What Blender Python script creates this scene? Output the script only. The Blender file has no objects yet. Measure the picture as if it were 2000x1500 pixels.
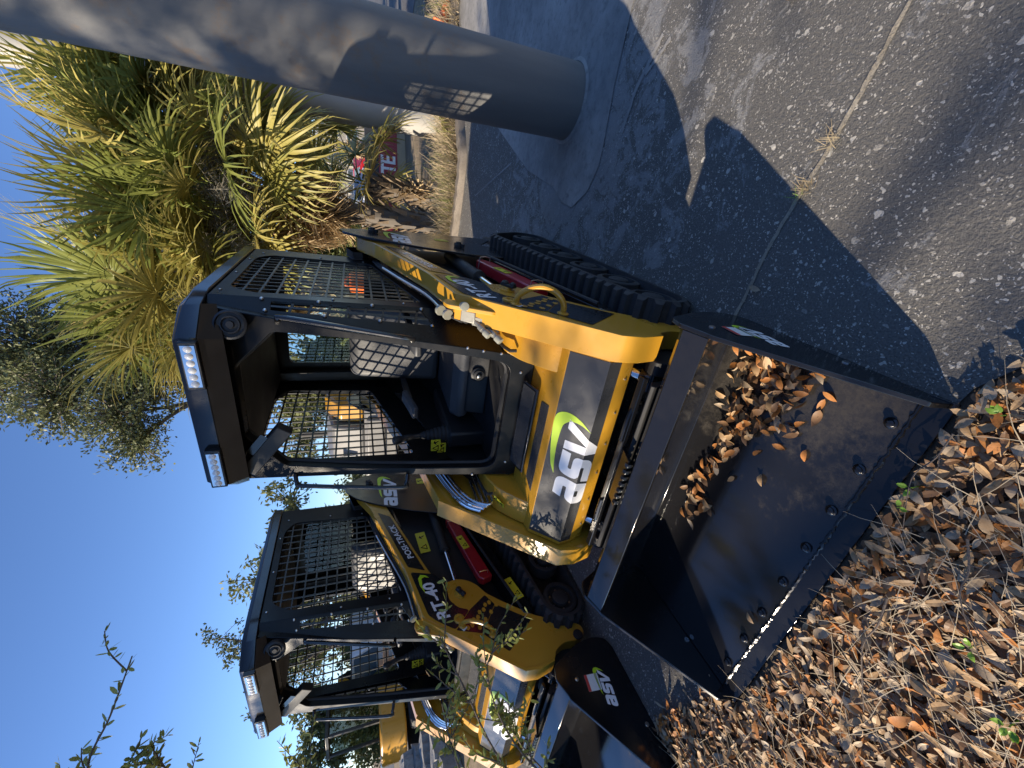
import bpy, bmesh, math, random
from mathutils import Vector, Matrix, noise as mnoise
R = math.radians
sc = bpy.context.scene
col = sc.collection

# ------------------------------------------------------------------ camera
FPX, PITCH, ROLL, CAMH = 775.0, R(21.0), R(1.486), 1.40
cam_d = bpy.data.cameras.new('camera'); cam = bpy.data.objects.new('camera', cam_d); col.objects.link(cam)
cam_d.sensor_fit = 'HORIZONTAL'; cam_d.sensor_width = 36.0; cam_d.lens = 36.0 * FPX / 2000.0
cam_d.clip_start = 0.02; cam_d.clip_end = 2000
_F = Vector((0, math.cos(PITCH), -math.sin(PITCH))); _R = Vector((1, 0, 0)); _D = Vector((0, -math.sin(PITCH), -math.cos(PITCH)))
_cx = -_R * math.sin(ROLL) + _D * math.cos(ROLL); _cy = _R * math.cos(ROLL) + _D * math.sin(ROLL); _cz = -_F
mw = Matrix(((_cx.x, _cy.x, _cz.x, 0), (_cx.y, _cy.y, _cz.y, 0), (_cx.z, _cy.z, _cz.z, CAMH), (0, 0, 0, 1)))
cam.matrix_world = mw
sc.camera = cam

# ------------------------------------------------------------------ sky, sun, exposure
SUN_EL, SUN_AZ = R(23.5), R(192.5)        # azimuth of the direction towards the sun, from +X
world = bpy.data.worlds.new('World'); sc.world = world; world.use_nodes = True
wn = world.node_tree.nodes; wl = world.node_tree.links
for n in list(wn): wn.remove(n)
sky = wn.new('ShaderNodeTexSky'); sky.sky_type = 'NISHITA'; sky.sun_disc = False
sky.sun_elevation = SUN_EL; sky.sun_rotation = SUN_AZ - R(90)
sky.air_density = 1.0; sky.dust_density = 0.0; sky.ozone_density = 4.0
bg = wn.new('ShaderNodeBackground'); bg.inputs['Strength'].default_value = 0.085
wo = wn.new('ShaderNodeOutputWorld')
tint = wn.new('ShaderNodeMix'); tint.data_type = 'RGBA'; tint.blend_type = 'MULTIPLY'; tint.inputs[0].default_value = 1.0
tint.inputs[7].default_value = (0.94, 1.03, 1.26, 1.0)
wl.new(sky.outputs[0], tint.inputs[6]); wl.new(tint.outputs[2], bg.inputs[0]); wl.new(bg.outputs[0], wo.inputs[0])
sun_d = bpy.data.lights.new('sun', 'SUN'); sun_d.energy = 5.0; sun_d.angle = R(0.53); sun_d.color = (1.0, 0.86, 0.67)
sun = bpy.data.objects.new('sun', sun_d); col.objects.link(sun)
_tosun = Vector((math.cos(SUN_AZ) * math.cos(SUN_EL), math.sin(SUN_AZ) * math.cos(SUN_EL), math.sin(SUN_EL)))
sun.rotation_euler = _tosun.to_track_quat('Z', 'Y').to_euler()
sun.location = (-8, -3, 8)
sc.view_settings.view_transform = 'Standard'; sc.view_settings.look = 'None'
sc.view_settings.exposure = 1.05; sc.view_settings.gamma = 1.0; sc.view_settings.use_curve_mapping = False
sc.cycles.max_bounces = 6; sc.cycles.transparent_max_bounces = 12

# ------------------------------------------------------------------ helpers
def rnd(a, b): return random.uniform(a, b)
random.seed(7)

class MB:
    def __init__(s): s.v = []; s.f = []
    def add(s, vs, fs):
        b = len(s.v); s.v += [tuple(p) for p in vs]; s.f += [tuple(b + i for i in f) for f in fs]; return s
    def box(s, lo, hi):
        x0, y0, z0 = lo; x1, y1, z1 = hi
        return s.add([(x0,y0,z0),(x1,y0,z0),(x1,y1,z0),(x0,y1,z0),(x0,y0,z1),(x1,y0,z1),(x1,y1,z1),(x0,y1,z1)],
                     [(3,2,1,0),(4,5,6,7),(0,1,5,4),(1,2,6,5),(2,3,7,6),(3,0,4,7)])
    def obox(s, c, ax, ay, az):
        c = Vector(c); ax = Vector(ax); ay = Vector(ay); az = Vector(az); vs = []
        for k in (-1, 1):
            for (i, j) in ((-1,-1),(1,-1),(1,1),(-1,1)): vs.append(c + ax*i + ay*j + az*k)
        return s.add(vs, [(3,2,1,0),(4,5,6,7),(0,1,5,4),(1,2,6,5),(2,3,7,6),(3,0,4,7)])
    def bar(s, p, q, w, h, up=(0,0,1)):
        p = Vector(p); q = Vector(q); d = (q-p); L = d.length/2; d.normalize(); u = Vector(up)
        sd = d.cross(u)
        if sd.length < 1e-5: sd = d.cross(Vector((1,0,0)))
        sd.normalize(); u = sd.cross(d).normalized()
        return s.obox((p+q)/2, d*L, sd*w/2, u*h/2)
    def side(s, poly, s0, s1):            # polygon in (t,z), extruded along x
        n = len(poly); vs = [(s0, t, z) for t, z in poly] + [(s1, t, z) for t, z in poly]
        fs = [tuple(range(n))[::-1], tuple(range(n, 2*n))] + [(i, (i+1) % n, n+(i+1) % n, n+i) for i in range(n)]
        return s.add(vs, fs)
    def plan(s, poly, z0, z1, poly2=None):  # polygon in (x,y) extruded along z
        n = len(poly); p2 = poly2 or poly
        vs = [(x, y, z0) for x, y in poly] + [(x, y, z1) for x, y in p2]
        fs = [tuple(range(n))[::-1], tuple(range(n, 2*n))] + [(i, (i+1) % n, n+(i+1) % n, n+i) for i in range(n)]
        return s.add(vs, fs)
    def tube(s, path, r, n=8, cap=True):
        path = [Vector(p) for p in path]; m = len(path); rs = r if isinstance(r, (list, tuple)) else [r]*m
        d0 = (path[1]-path[0]).normalized(); u = d0.orthogonal().normalized(); vs = []; prev = d0
        for i, p in enumerate(path):
            d = (path[min(i+1, m-1)] - path[max(i-1, 0)])
            d = d.normalized() if d.length > 1e-9 else prev
            u = (u - d * u.dot(d)); u = u.normalized() if u.length > 1e-6 else d.orthogonal().normalized()
            w = d.cross(u); prev = d
            for k in range(n):
                a = 2*math.pi*k/n; vs.append(p + (u*math.cos(a) + w*math.sin(a)) * rs[i])
        fs = []
        for i in range(m-1):
            for k in range(n):
                a = i*n+k; b = i*n+(k+1) % n; fs.append((a, b, b+n, a+n))
        if cap: fs += [tuple(range(n))[::-1], tuple(range((m-1)*n, m*n))]
        return s.add(vs, fs)
    def cyl(s, p, q, r, n=16, r2=None): return s.tube([p, q], [r, r if r2 is None else r2], n)
    def lathe(s, c, axis, prof, n=20):     # prof list of (radius, height along axis)
        c = Vector(c); ax = Vector(axis).normalized(); u = ax.orthogonal().normalized(); w = ax.cross(u); vs = []
        for (r, h) in prof:
            for k in range(n):
                a = 2*math.pi*k/n; vs.append(c + ax*h + (u*math.cos(a)+w*math.sin(a))*max(r, 1e-4))
        fs = []
        for i in range(len(prof)-1):
            for k in range(n):
                a = i*n+k; b = i*n+(k+1) % n; fs.append((a, b, b+n, a+n))
        fs += [tuple(range(n))[::-1], tuple(range((len(prof)-1)*n, len(prof)*n))]
        return s.add(vs, fs)
    def mirror(s):
        m = MB(); m.v = [(-x, y, z) for x, y, z in s.v]; m.f = [f[::-1] for f in s.f]; return m
    def mesh(s, name, smooth=None, recalc=True):
        me = bpy.data.meshes.new(name); me.from_pydata(s.v, [], s.f)
        if recalc:
            bm = bmesh.new(); bm.from_mesh(me); bmesh.ops.recalc_face_normals(bm, faces=bm.faces); bm.to_mesh(me); bm.free()
        me.update()
        if smooth is not None:
            me.polygons.foreach_set('use_smooth', [True]*len(me.polygons))
            me.set_sharp_from_angle(angle=R(smooth))
        return me
    def build(s, name, mat, parent=None, smooth=35, bevel=0, seg=2, recalc=True):
        me = s.mesh(name, smooth, recalc)
        return link(name, me, mat, parent, bevel, seg)

def link(name, me, mat, parent=None, bevel=0, seg=2):
    o = bpy.data.objects.new(name, me); col.objects.link(o)
    if mat is not None and len(me.materials) == 0: me.materials.append(mat)
    if parent: o.parent = parent
    if bevel:
        b = o.modifiers.new('bevel', 'BEVEL'); b.width = bevel; b.segments = seg; b.limit_method = 'ANGLE'; b.angle_limit = R(40)
        b.harden_normals = False
    return o
def tag(o, label=None, cat=None, group=None, kind=None):
    if label: o['label'] = label
    if cat: o['category'] = cat
    if group: o['group'] = group
    if kind: o['kind'] = kind
    return o
def empty(name, loc=(0,0,0), rz=0, label=None, cat=None, group=None):
    o = bpy.data.objects.new(name, None); col.objects.link(o); o.location = loc; o.rotation_euler = (0, 0, rz)
    o.empty_display_size = 0.1
    return tag(o, label, cat, group)
def copy_tree(o, parent=None):
    c = o.copy(); col.objects.link(c); c.parent = parent
    for ch in list(o.children): copy_tree(ch, c)
    return c

# 2D shapes with holes -> (verts, faces) through a filled curve
def fill2d(polys):
    cu = bpy.data.curves.new('tmp', 'CURVE'); cu.dimensions = '2D'; cu.fill_mode = 'BOTH'
    for p in polys:
        sp = cu.splines.new('POLY'); sp.points.add(len(p)-1); sp.use_cyclic_u = True
        for i, (x, y) in enumerate(p): sp.points[i].co = (x, y, 0, 1)
    ob = bpy.data.objects.new('tmp', cu); me = ob.to_mesh()
    v = [(p.co.x, p.co.y) for p in me.vertices]; f = [tuple(q.vertices) for q in me.polygons]
    ob.to_mesh_clear(); bpy.data.objects.remove(ob); bpy.data.curves.remove(cu)
    return v, f
def text2d(txt, size=1.0, shear=0.0, bold=0.0):
    cu = bpy.data.curves.new('tmp', 'FONT'); cu.body = txt; cu.size = size; cu.shear = shear; cu.offset = bold; cu.fill_mode = 'BOTH'
    cu.resolution_u = 3
    ob = bpy.data.objects.new('tmp', cu); me = ob.to_mesh()
    v = [(p.co.x, p.co.y) for p in me.vertices]; f = [tuple(q.vertices) for q in me.polygons]
    ob.to_mesh_clear(); bpy.data.objects.remove(ob); bpy.data.curves.remove(cu)
    return v, f
def rpoly(pts, rad, n=5):                   # round the corners of a polygon
    out = []; m = len(pts)
    for i in range(m):
        p = Vector(pts[i][:2]); a = Vector(pts[i-1][:2]); b = Vector(pts[(i+1) % m][:2])
        r_ = pts[i][2] if len(pts[i]) > 2 else rad
        da = a-p; db = b-p; r_ = min(r_, da.length*0.49, db.length*0.49)
        if r_ < 1e-6: out.append((p.x, p.y)); continue
        s0 = p + da.normalized()*r_; s1 = p + db.normalized()*r_
        for k in range(n+1):
            t = k/n; q = s0*(1-t)**2 + p*2*t*(1-t) + s1*t*t; out.append((q.x, q.y))
    return out
def decal(vf, fn, name, mat, parent):       # map a flat shape to 3D with fn(x, y)
    v, f = vf; m = MB(); m.add([fn(x, y) for x, y in v], f)
    return m.build(name, mat, parent, smooth=None, recalc=False)
def plate(polys, fn, nrm, th, name, mat, parent, bevel=0.0):   # solid plate with holes
    v, f = fill2d(polys); n = Vector(nrm) * th; k = len(v)
    a = [Vector(fn(x, y)) for x, y in v]; vs = a + [p + n for p in a]
    ec = {}
    for q in f:
        for i in range(len(q)):
            e = (q[i], q[(i+1) % len(q)]); ec[e] = 1
    fs = [q[::-1] for q in f] + [tuple(i+k for i in q) for q in f]
    for (i, j) in ec:
        if (j, i) not in ec: fs.append((i, j, j+k, i+k))
    m = MB(); m.add(vs, fs)
    return m.build(name, mat, parent, smooth=30, bevel=bevel)
def arc(c, r, a0, a1, n): return [(c[0]+r*math.cos(R(a0+(a1-a0)*i/n)), c[1]+r*math.sin(R(a0+(a1-a0)*i/n))) for i in range(n+1)]
def smoothpath(pts, n=6):                   # Catmull-Rom through 3D points
    P = [Vector(p) for p in pts]; P = [P[0]*2-P[1]] + P + [P[-1]*2-P[-2]]; out = []
    for i in range(1, len(P)-2):
        for k in range(n):
            t = k/n; a, b, c, d = P[i-1:i+3]
            out.append(0.5*((2*b)+(c-a)*t+(2*a-5*b+4*c-d)*t*t+(3*b-a-3*c+d)*t**3))
    out.append(P[-2]); return out

# ------------------------------------------------------------------ materials
class NT:
    def __init__(s, name):
        s.m = bpy.data.materials.new(name); s.m.use_nodes = True; s.t = s.m.node_tree
        for n in list(s.t.nodes): s.t.nodes.remove(n)
        s.out = s.n('ShaderNodeOutputMaterial'); s.b = s.n('ShaderNodeBsdfPrincipled'); s.l(s.b.outputs[0], s.out.inputs[0])
    def n(s, t, **kw):
        x = s.t.nodes.new(t)
        for k, v in kw.items(): setattr(x, k, v)
        return x
    def l(s, a, b): s.t.links.new(a, b)
    def set(s, **kw):
        for k, v in kw.items():
            i = s.b.inputs[k.replace('_', ' ')]
            if isinstance(v, (int, float)): i.default_value = v
            elif isinstance(v, tuple): i.default_value = v if len(v) == 4 else (*v, 1)
            else: s.l(v, i)
        return s
    def coord(s, kind='Object', scale=None):
        c = s.n('ShaderNodeTexCoord'); o = c.outputs[kind]
        if scale:
            mp = s.n('ShaderNodeMapping'); mp.inputs['Scale'].default_value = scale if isinstance(scale, tuple) else (scale,)*3
            s.l(o, mp.inputs[0]); o = mp.outputs[0]
        return o
    def noise(s, scale, detail=4, rough=0.55, vec=None, dist=0):
        x = s.n('ShaderNodeTexNoise'); x.inputs['Scale'].default_value = scale; x.inputs['Detail'].default_value = detail
        x.inputs['Roughness'].default_value = rough; x.inputs['Distortion'].default_value = dist
        if vec is not None: s.l(vec, x.inputs['Vector'])
        return x.outputs['Fac']
    def voro(s, scale, vec=None, feature='F1', out='Distance', rand=1.0):
        x = s.n('ShaderNodeTexVoronoi'); x.feature = feature; x.inputs['Scale'].default_value = scale; x.inputs['Randomness'].default_value = rand
        if vec is not None: s.l(vec, x.inputs['Vector'])
        return x.outputs[out]
    def ramp(s, fac, stops, interp='LINEAR'):
        x = s.n('ShaderNodeValToRGB'); s.l(fac, x.inputs[0]); e = x.color_ramp.elements; x.color_ramp.interpolation = interp
        while len(e) < len(stops): e.new(0.5)
        for i, (p, c) in enumerate(stops):
            e[i].position = p; e[i].color = (c, c, c, 1) if isinstance(c, (int, float)) else (*c, 1)
        return x.outputs[0]
    def mix(s, fac, a, b, blend='MIX'):
        x = s.n('ShaderNodeMix'); x.data_type = 'RGBA'; x.blend_type = blend
        for sock, v in ((x.inputs[0], fac), (x.inputs[6], a), (x.inputs[7], b)):
            if isinstance(v, (int, float)): sock.default_value = v
            elif isinstance(v, tuple): sock.default_value = (*v, 1)
            else: s.l(v, sock)
        return x.outputs[2]
    def math(s, op, a, b=None):
        x = s.n('ShaderNodeMath'); x.operation = op
        for i, v in enumerate((a, b)):
            if v is None: continue
            if isinstance(v, (int, float)): x.inputs[i].default_value = v
            else: s.l(v, x.inputs[i])
        return x.outputs[0]
    def bump(s, h, strength=0.3, dist=0.01):
        x = s.n('ShaderNodeBump'); x.inputs['Strength'].default_value = strength; x.inputs['Distance'].default_value = dist
        s.l(h, x.inputs['Height']); s.l(x.outputs[0], s.b.inputs['Normal']); return s
    def sep(s, vec):
        x = s.n('ShaderNodeSeparateXYZ'); s.l(vec, x.inputs[0]); return x.outputs
M = {}
def paint(name, colr, rough=0.28, coat=0.4, var=0.12, bump=0.03, metal=0.0, dust=0.0):
    t = NT(name); v = t.coord()
    n1 = t.noise(6, 5, 0.6, v); n2 = t.noise(60, 3, 0.5, v)
    dark = tuple(c*(1-var*1.6) for c in colr); lite = tuple(min(1, c*(1+var)) for c in colr)
    c = t.mix(n1, dark, lite)
    if dust:
        d = t.ramp(t.noise(9, 8, 0.7, v), [(0.52, 0.0), (0.72, dust)]); c = t.mix(d, c, (0.16, 0.13, 0.10))
    t.set(Base_Color=c, Metallic=metal, Coat_Weight=coat, Coat_Roughness=0.12,
          Roughness=t.ramp(n1, [(0.3, max(0.03, rough-0.08)), (0.7, rough+0.12)]))
    t.bump(n2, bump, 0.004)
    M[name] = t.m; return t.m
paint('yellow_paint', (0.49, 0.250, 0.022), 0.30, 0.5, 0.06)
paint('black_paint', (0.008, 0.008, 0.009), 0.17, 0.25, 0.25, 0.02)
paint('black_satin', (0.010, 0.0105, 0.012), 0.36, 0.05, 0.25, 0.05)
paint('black_dull', (0.014, 0.014, 0.015), 0.6, 0.0, 0.25, 0.1)
paint('cab_black', (0.007, 0.0072, 0.008), 0.30, 0.0, 0.25, 0.03)
M['cab_black'].node_tree.nodes['Principled BSDF'].inputs['Specular IOR Level'].default_value = 0.22
paint('panel_grey', (0.040, 0.041, 0.043), 0.24, 0.4, 0.2, 0.01)
paint('plastic_dark', (0.014, 0.015, 0.018), 0.5, 0.0, 0.2, 0.15)
paint('rubber', (0.021, 0.022, 0.025), 0.72, 0.0, 0.3, 0.25, dust=0.25)
paint('seat_vinyl', (0.06, 0.063, 0.07), 0.5, 0.0, 0.15, 0.2)
paint('red_paint', (0.33, 0.012, 0.018), 0.3, 0.4, 0.1)
paint('steel', (0.55, 0.55, 0.54), 0.3, 0.0, 0.1, 0.1, metal=1.0)
paint('chrome', (0.8, 0.79, 0.77), 0.12, 0.0, 0.05, 0.02, metal=1.0)
paint('zinc', (0.26, 0.255, 0.225), 0.45, 0.0, 0.2, 0.1, metal=0.6)
paint('cap_plastic', (0.24, 0.24, 0.20), 0.35, 0.2, 0.1)
paint('white_decal', (0.74, 0.74, 0.75), 0.3, 0.3, 0.03)
paint('lime_decal', (0.46, 0.66, 0.02), 0.3, 0.3, 0.04)
paint('black_decal', (0.013, 0.013, 0.014), 0.2, 0.5, 0.2)
paint('label_yellow', (0.66, 0.60, 0.03), 0.4, 0.2, 0.05)
paint('label_white', (0.7, 0.69, 0.66), 0.4, 0.2, 0.04)
paint('label_red', (0.5, 0.05, 0.04), 0.4, 0.2, 0.04)
paint('lens', (0.8, 0.8, 0.8), 0.1, 0.5, 0.05, 0.0)
paint('orange_plastic', (0.75, 0.13, 0.02), 0.45, 0.1, 0.06)
def _grip():
    t = NT('grip_tape'); v = t.coord(); n = t.noise(220, 2, 0.7, v); s = t.ramp(t.noise(400, 1, 0.5, v), [(0.66, 0.0), (0.72, 0.5)])
    t.set(Base_Color=t.mix(s, (0.018, 0.02, 0.024), (0.5, 0.5, 0.5)), Roughness=0.55); t.bump(n, 0.8, 0.01); M['grip_tape'] = t.m
_grip()
def _bucket():
    t = NT('bucket_paint'); v = t.coord(); x, y, z = t.sep(v)
    n = t.noise(4.5, 9, 0.72, v); n2 = t.noise(26, 6, 0.75, v); nf = t.noise(140, 3, 0.7, v)
    # dust washed towards the right end of the floor, with a ragged edge
    g = t.math('ADD', t.math('MULTIPLY', x, 0.55), t.math('MULTIPLY', n, 1.0)); g = t.math('ADD', g, t.math('MULTIPLY', n2, 0.35))
    d = t.ramp(g, [(0.80, 0.0), (0.92, 0.50), (1.05, 0.60)])
    low = t.ramp(z, [(0.03, 1.0), (0.06, 0.12)])
    d = t.math('MULTIPLY', t.math('MULTIPLY', d, low), t.ramp(n2, [(0.3, 0.35), (0.6, 1.0)]))
    c = t.mix(d, (0.011, 0.011, 0.0125), t.mix(nf, (0.022, 0.020, 0.017), (0.105, 0.09, 0.07)))
    t.set(Base_Color=c, Roughness=t.math('ADD', t.math('MULTIPLY', d, 0.5), 0.05), Coat_Weight=t.math('SUBTRACT', 0.6, t.math('MULTIPLY', d, 0.6)), Coat_Roughness=0.1)
    t.bump(t.math('ADD', n, t.math('MULTIPLY', nf, 0.06)), 0.05, 0.01); M['bucket_paint'] = t.m
_bucket()
def _glass():
    t = NT('glass'); t.t.nodes.remove(t.b)
    tr = t.n('ShaderNodeBsdfTransparent'); tr.inputs[0].default_value = (0.86, 0.92, 0.90, 1); gl = t.n('ShaderNodeBsdfGlossy'); gl.inputs['Roughness'].default_value = 0.02
    fr = t.n('ShaderNodeFresnel'); fr.inputs[0].default_value = 1.45; mx = t.n('ShaderNodeMixShader')
    t.l(fr.outputs[0], mx.inputs[0]); t.l(tr.outputs[0], mx.inputs[1]); t.l(gl.outputs[0], mx.inputs[2]); t.l(mx.outputs[0], t.out.inputs[0]); M['glass'] = t.m
_glass()
# ------------------------------------------------------------------ the wordmark
def shear(p, k=0.22): return [(x + k*y, y) for x, y in p]
def logo_parts():
    a = rpoly([(0.10,1,.02),(0.93,1,.32),(0.93,0,.02),(0.02,0,.24),(0.02,0.62,.24),(0.58,0.62,.04),(0.58,0.735,.06),(0.06,0.735,.02)], .05)
    ah = rpoly([(0.33,0.245),(0.60,0.245),(0.60,0.365),(0.33,0.365)], .05)
    s = rpoly([(0.98,1,.02),(0.04,1,.30),(0.04,0.38,.26),(0.63,0.38,.05),(0.63,0.265,.05),(0.03,0.265,.02),(0.03,0,.02),(0.97,0,.30),(0.97,0.63,.26),(0.37,0.63,.05),(0.37,0.735,.05),(0.98,0.735,.02)], .05)
    v = rpoly([(0,1),(0.33,1),(0.44,0.36),(0.80,1),(1.16,1),(0.50,0),(0.20,0)], .02)
    L = [[shear(a), shear(ah)], [shear([(x+1.0, y) for x, y in s])], [shear([(x+2.03, y) for x, y in v])]]
    # swoosh above the letters
    o = [(1.10,1.10),(1.5,1.26),(2.2,1.37),(2.9,1.43),(3.35,1.42),(3.56,1.28),(3.60,1.02),(3.45,0.70),(3.14,0.36)]
    i = [(3.14,0.36),(3.30,0.66),(3.33,0.92),(3.22,1.08),(3.0,1.17),(2.3,1.20),(1.6,1.16),(1.10,1.10)]
    sm = lambda p: [(q.x, q.y) for q in smoothpath([(x, y, 0) for x, y in p], 5)]
    return L, sm(o)[:-1] + sm(i)[:-1]
LOGO, SWOOSH = logo_parts()
def put_logo(fn, parent, cut=None):
    for letter in LOGO:
        vf = fill2d(letter)
        o = decal(vf, fn, 'logo_letter', M['white_decal'], parent)
    decal(fill2d([SWOOSH]), fn, 'logo_swoosh', M['lime_decal'], parent)
def warn_label(parent, c, ux, uy, nrm, w, h, tri=True):   # small yellow safety label with pictograms
    c = Vector(c); ux = Vector(ux).normalized(); uy = Vector(uy).normalized(); n = Vector(nrm).normalized()
    f0 = lambda x, y: c + ux*x + uy*y + n*0.0015
    f1 = lambda x, y: c + ux*x + uy*y + n*0.003
    o = decal(fill2d([rpoly([(-w/2,-h/2),(w/2,-h/2),(w/2,h/2),(-w/2,h/2)], .003)]), f0, 'warning_label', M['label_yellow'], parent)
    g = min(w, h)*0.36
    tx = -w*0.25 if w > h else 0; ty = 0 if w > h else -h*0.25
    decal(fill2d([[(tx-g, ty-g*.8), (tx+g, ty-g*.8), (tx, ty+g)], [(tx-g*.62, ty-g*.58), (tx, ty+g*.62), (tx+g*.62, ty-g*.58)]]), f1, 'pictogram', M['black_decal'], o)
    tx, ty = -tx, -ty
    decal(fill2d([[(tx-g*.8, ty-g*.2), (tx-g*.1, ty+g*.7), (tx+g*.7, ty+g*.3), (tx+g*.1, ty+g*.2), (tx+g*.5, ty-g*.8), (tx+g*.2, ty-g*.8), (tx-g*.2, ty)]]), f1, 'pictogram', M['black_decal'], o)
    return o

# ------------------------------------------------------------------ the compact track loader (local x = lateral, y = rearwards, z = up)
def make_loader():
    root = empty('compact_track_loader', (0,0,0), 0)
    Y, B, S, DU = M['yellow_paint'], M['black_paint'], M['black_satin'], M['black_dull']
    # ---- chassis
    m = MB()
    m.side([(1.00,.17),(2.55,.17),(2.66,.40),(2.66,1.20),(2.42,1.30),(2.36,.98),(1.14,.62),(.95,.55),(.80,.44)], -.42, .42)
    m.build('chassis', DU, root, bevel=.01)
    m = MB(); m.side([(.77,.37),(.80,.37),(1.02,.165),(.98,.155)], -.46, .46); m.build('belly_plate', B, root, bevel=.004)
    m = MB(); m.side([(2.40,.62),(2.74,.55),(2.76,1.16),(2.60,1.34),(2.40,1.36)], -.455, .455); m.build('engine_hood', B, root, bevel=.02)
    # ---- front cover
    m = MB(); m.side([(.775,.362),(.752,.372),(.742,.40),(.730,.444),(.722,.507),(.834,.629),(.88,.634),(1.085,.642),(1.085,.60),(.87,.585),(.79,.49),(.80,.37)], -.503, .503)
    fc = m.build('front_cover', Y, root, bevel=.003)
    A, Bc, Cc = Vector((.834,.629)), Vector((.722,.507)), Vector((.730,.444)); Lu = (A-Bc).length
    nu = Vector((-(A-Bc).y, (A-Bc).x)).normalized(); nl = Vector((-1, -.12)).normalized()
    if nu.x > 0: nu = -nu
    def onpanel(s, w, off):
        if w <= Lu:
            p = A + (Bc-A)*(w/Lu)
            q = p + nu*off
            if w > Lu-.004: q = p + (nu+nl).normalized()*off*1.08
        else: q = Bc + (Cc-Bc).normalized()*(w-Lu) + (nl if w > Lu+.004 else (nu+nl).normalized()*1.08)*off
        return Vector((s, q.x, q.y))
    m = MB()
    for w0, w1 in ((.004, Lu), (Lu, Lu+.058)):
        a = len(m.v); m.v += [tuple(onpanel(s, w, .002)) for s, w in ((-.482,w0),(.482,w0),(.482,w1),(-.482,w1))]; m.f.append((a,a+1,a+2,a+3))
    pn = m.build('front_panel', M['panel_grey'], fc, smooth=None, recalc=False)
    # the wordmark folds over the crease: cut each piece at the fold
    H_, W_ = .152, .128; S0 = -.243; W0 = .222
    def folded(polys, name, mat, off):
        v, f = fill2d(polys); bm = bmesh.new(); vv = [bm.verts.new((S0 + x*W_, W0 - y*H_, 0)) for x, y in v]
        for q in f:
            try: bm.faces.new([vv[i] for i in q])
            except ValueError: pass
        for d in (-.004, 0, .004):
            bmesh.ops.bisect_plane(bm, geom=bm.verts[:]+bm.edges[:]+bm.faces[:], plane_co=(0, Lu+d, 0), plane_no=(0,1,0))
        for x in bm.verts: x.co = onpanel(x.co.x, x.co.y, off)
        me = bpy.data.meshes.new(name); bm.to_mesh(me); bm.free(); link(name, me, mat, fc)
    for l in LOGO: folded(l, 'logo_letter', M['white_decal'], .0035)
    folded([SWOOSH], 'logo_swoosh', M['lime_decal'], .0035)
    for s in (-.40,-.24,-.08,.08,.24,.40):
        MB().lathe((s,.741,.40), (0,-1,-.3), [(.006,0),(.006,.003),(.003,.005)], 8).build('screw', M['steel'], fc)
    # grip strips and step
    def onplane(o, ux, uy): return lambda x, y: Vector(o) + Vector(ux)*x + Vector(uy)*y
    plate([rpoly([(.20,.884),(.185,.953),(-.245,.953),(-.285,.884)], .006)], lambda x, y: (x, y, .6335+(y-.88)*.04), (0,0,1), .0025, 'grip_strip', M['grip_tape'], fc)
    st = MB(); st.side([(.965,.652),(.965,.664),(1.075,.690),(1.075,.676)], -.235, .235); so = st.build('step', B, root, bevel=.004)
    plate([rpoly([(.22,.975),(.22,1.062),(-.22,1.062),(-.22,.975)], .004)], lambda x, y: (x, y, .6675+(y-.975)*.237), (0,-.23,.97), .0025, 'step_tread', M['grip_tape'], so)
    # yellow cheek brackets beside the step
    for sg in (-1, 1):
        m = MB(); m.side(rpoly([(.86,.60),(.90,.66),(1.00,.75),(1.10,.79),(1.22,.80),(1.22,.60)], .03), sg*.36, sg*.50); m.build('cheek_bracket', Y, root, bevel=.006)
        m = MB(); m.tube([(sg*.40,1.02,.772),(sg*.40,1.02,.80),(sg*.40,1.06,.812),(sg*.40,1.13,.818)], .008, 8); m.build('latch', DU, root)
    warn_label(root, (-.43,.985,.744), (-.35,-.8,-.62), (.9,-.4,.2), (0,-.66,.75), .07, .055)
    # ---- arms
    ARM = rpoly([(2.47,1.30,.04),(2.44,1.40,.05),(2.34,1.40,.03),(2.16,1.30,.03),(1.50,1.088,.05),(1.14,1.022,.03),(1.085,.955,.02),(.805,.628,.03),(.697,.515,.02),(.686,.43,.02),(.708,.315,.02),
                 (.752,.292,.04),(.785,.215,.06),(.772,.14,.03),(.80,.066,.03),(.86,.066,.03),(.905,.16,.05),(.99,.335,.04),(1.13,.505,.03),(1.215,.598,.03),(1.315,.655,.06),(1.37,.76,.06),(1.345,.872,.05),(1.46,.935,.05),(2.12,1.165,.03)], .02)
    for sg in (1, -1):
        m = MB(); m.side(ARM, sg*.512, sg*.596)
        ar = m.build('loader_arm', Y, root, bevel=.004)
        # flange rib along the front edge
        rib = [(1.12,1.03),(.79,.640),(.686,.517),(.674,.43),(.694,.325),(.708,.325),(.694,.43),(.705,.51),(.80,.624),(1.135,1.02)]
        m = MB(); m.side(rib, sg*.500, sg*.606); m.build('arm_flange', Y, ar, bevel=.002)
        m = MB(); hp = [(sg*.60,1.035,.80),(sg*.635,1.030,.797),(sg*.672,1.005,.765),(sg*.690,.975,.72),(sg*.675,.948,.672),(sg*.638,.938,.64),(sg*.60,.935,.635)]
        m.tube(smoothpath(hp, 4), .0125, 10)
        for p in (hp[0], hp[-1]): m.lathe((sg*.596, p[1], p[2]), (sg,0,0), [(.024,0),(.024,.006),(.014,.010)], 14)
        m.build('grab_loop', Y, ar)
        MB().lathe((sg*.596,1.079,.812), (sg,0,0), [(.032,0),(.032,.010),(.028,.012),(.015,.012),(.013,.004),(.001,.004)], 18).build('pin_boss', Y, ar)
        # cylinder pin with keeper
        m = MB(); m.lathe((sg*.596,1.25,.768), (sg,0,0), [(.036,0),(.036,.008),(.024,.010),(.022,.02),(.001,.022)], 16); m.build('pin_boss', Y, ar)
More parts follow.
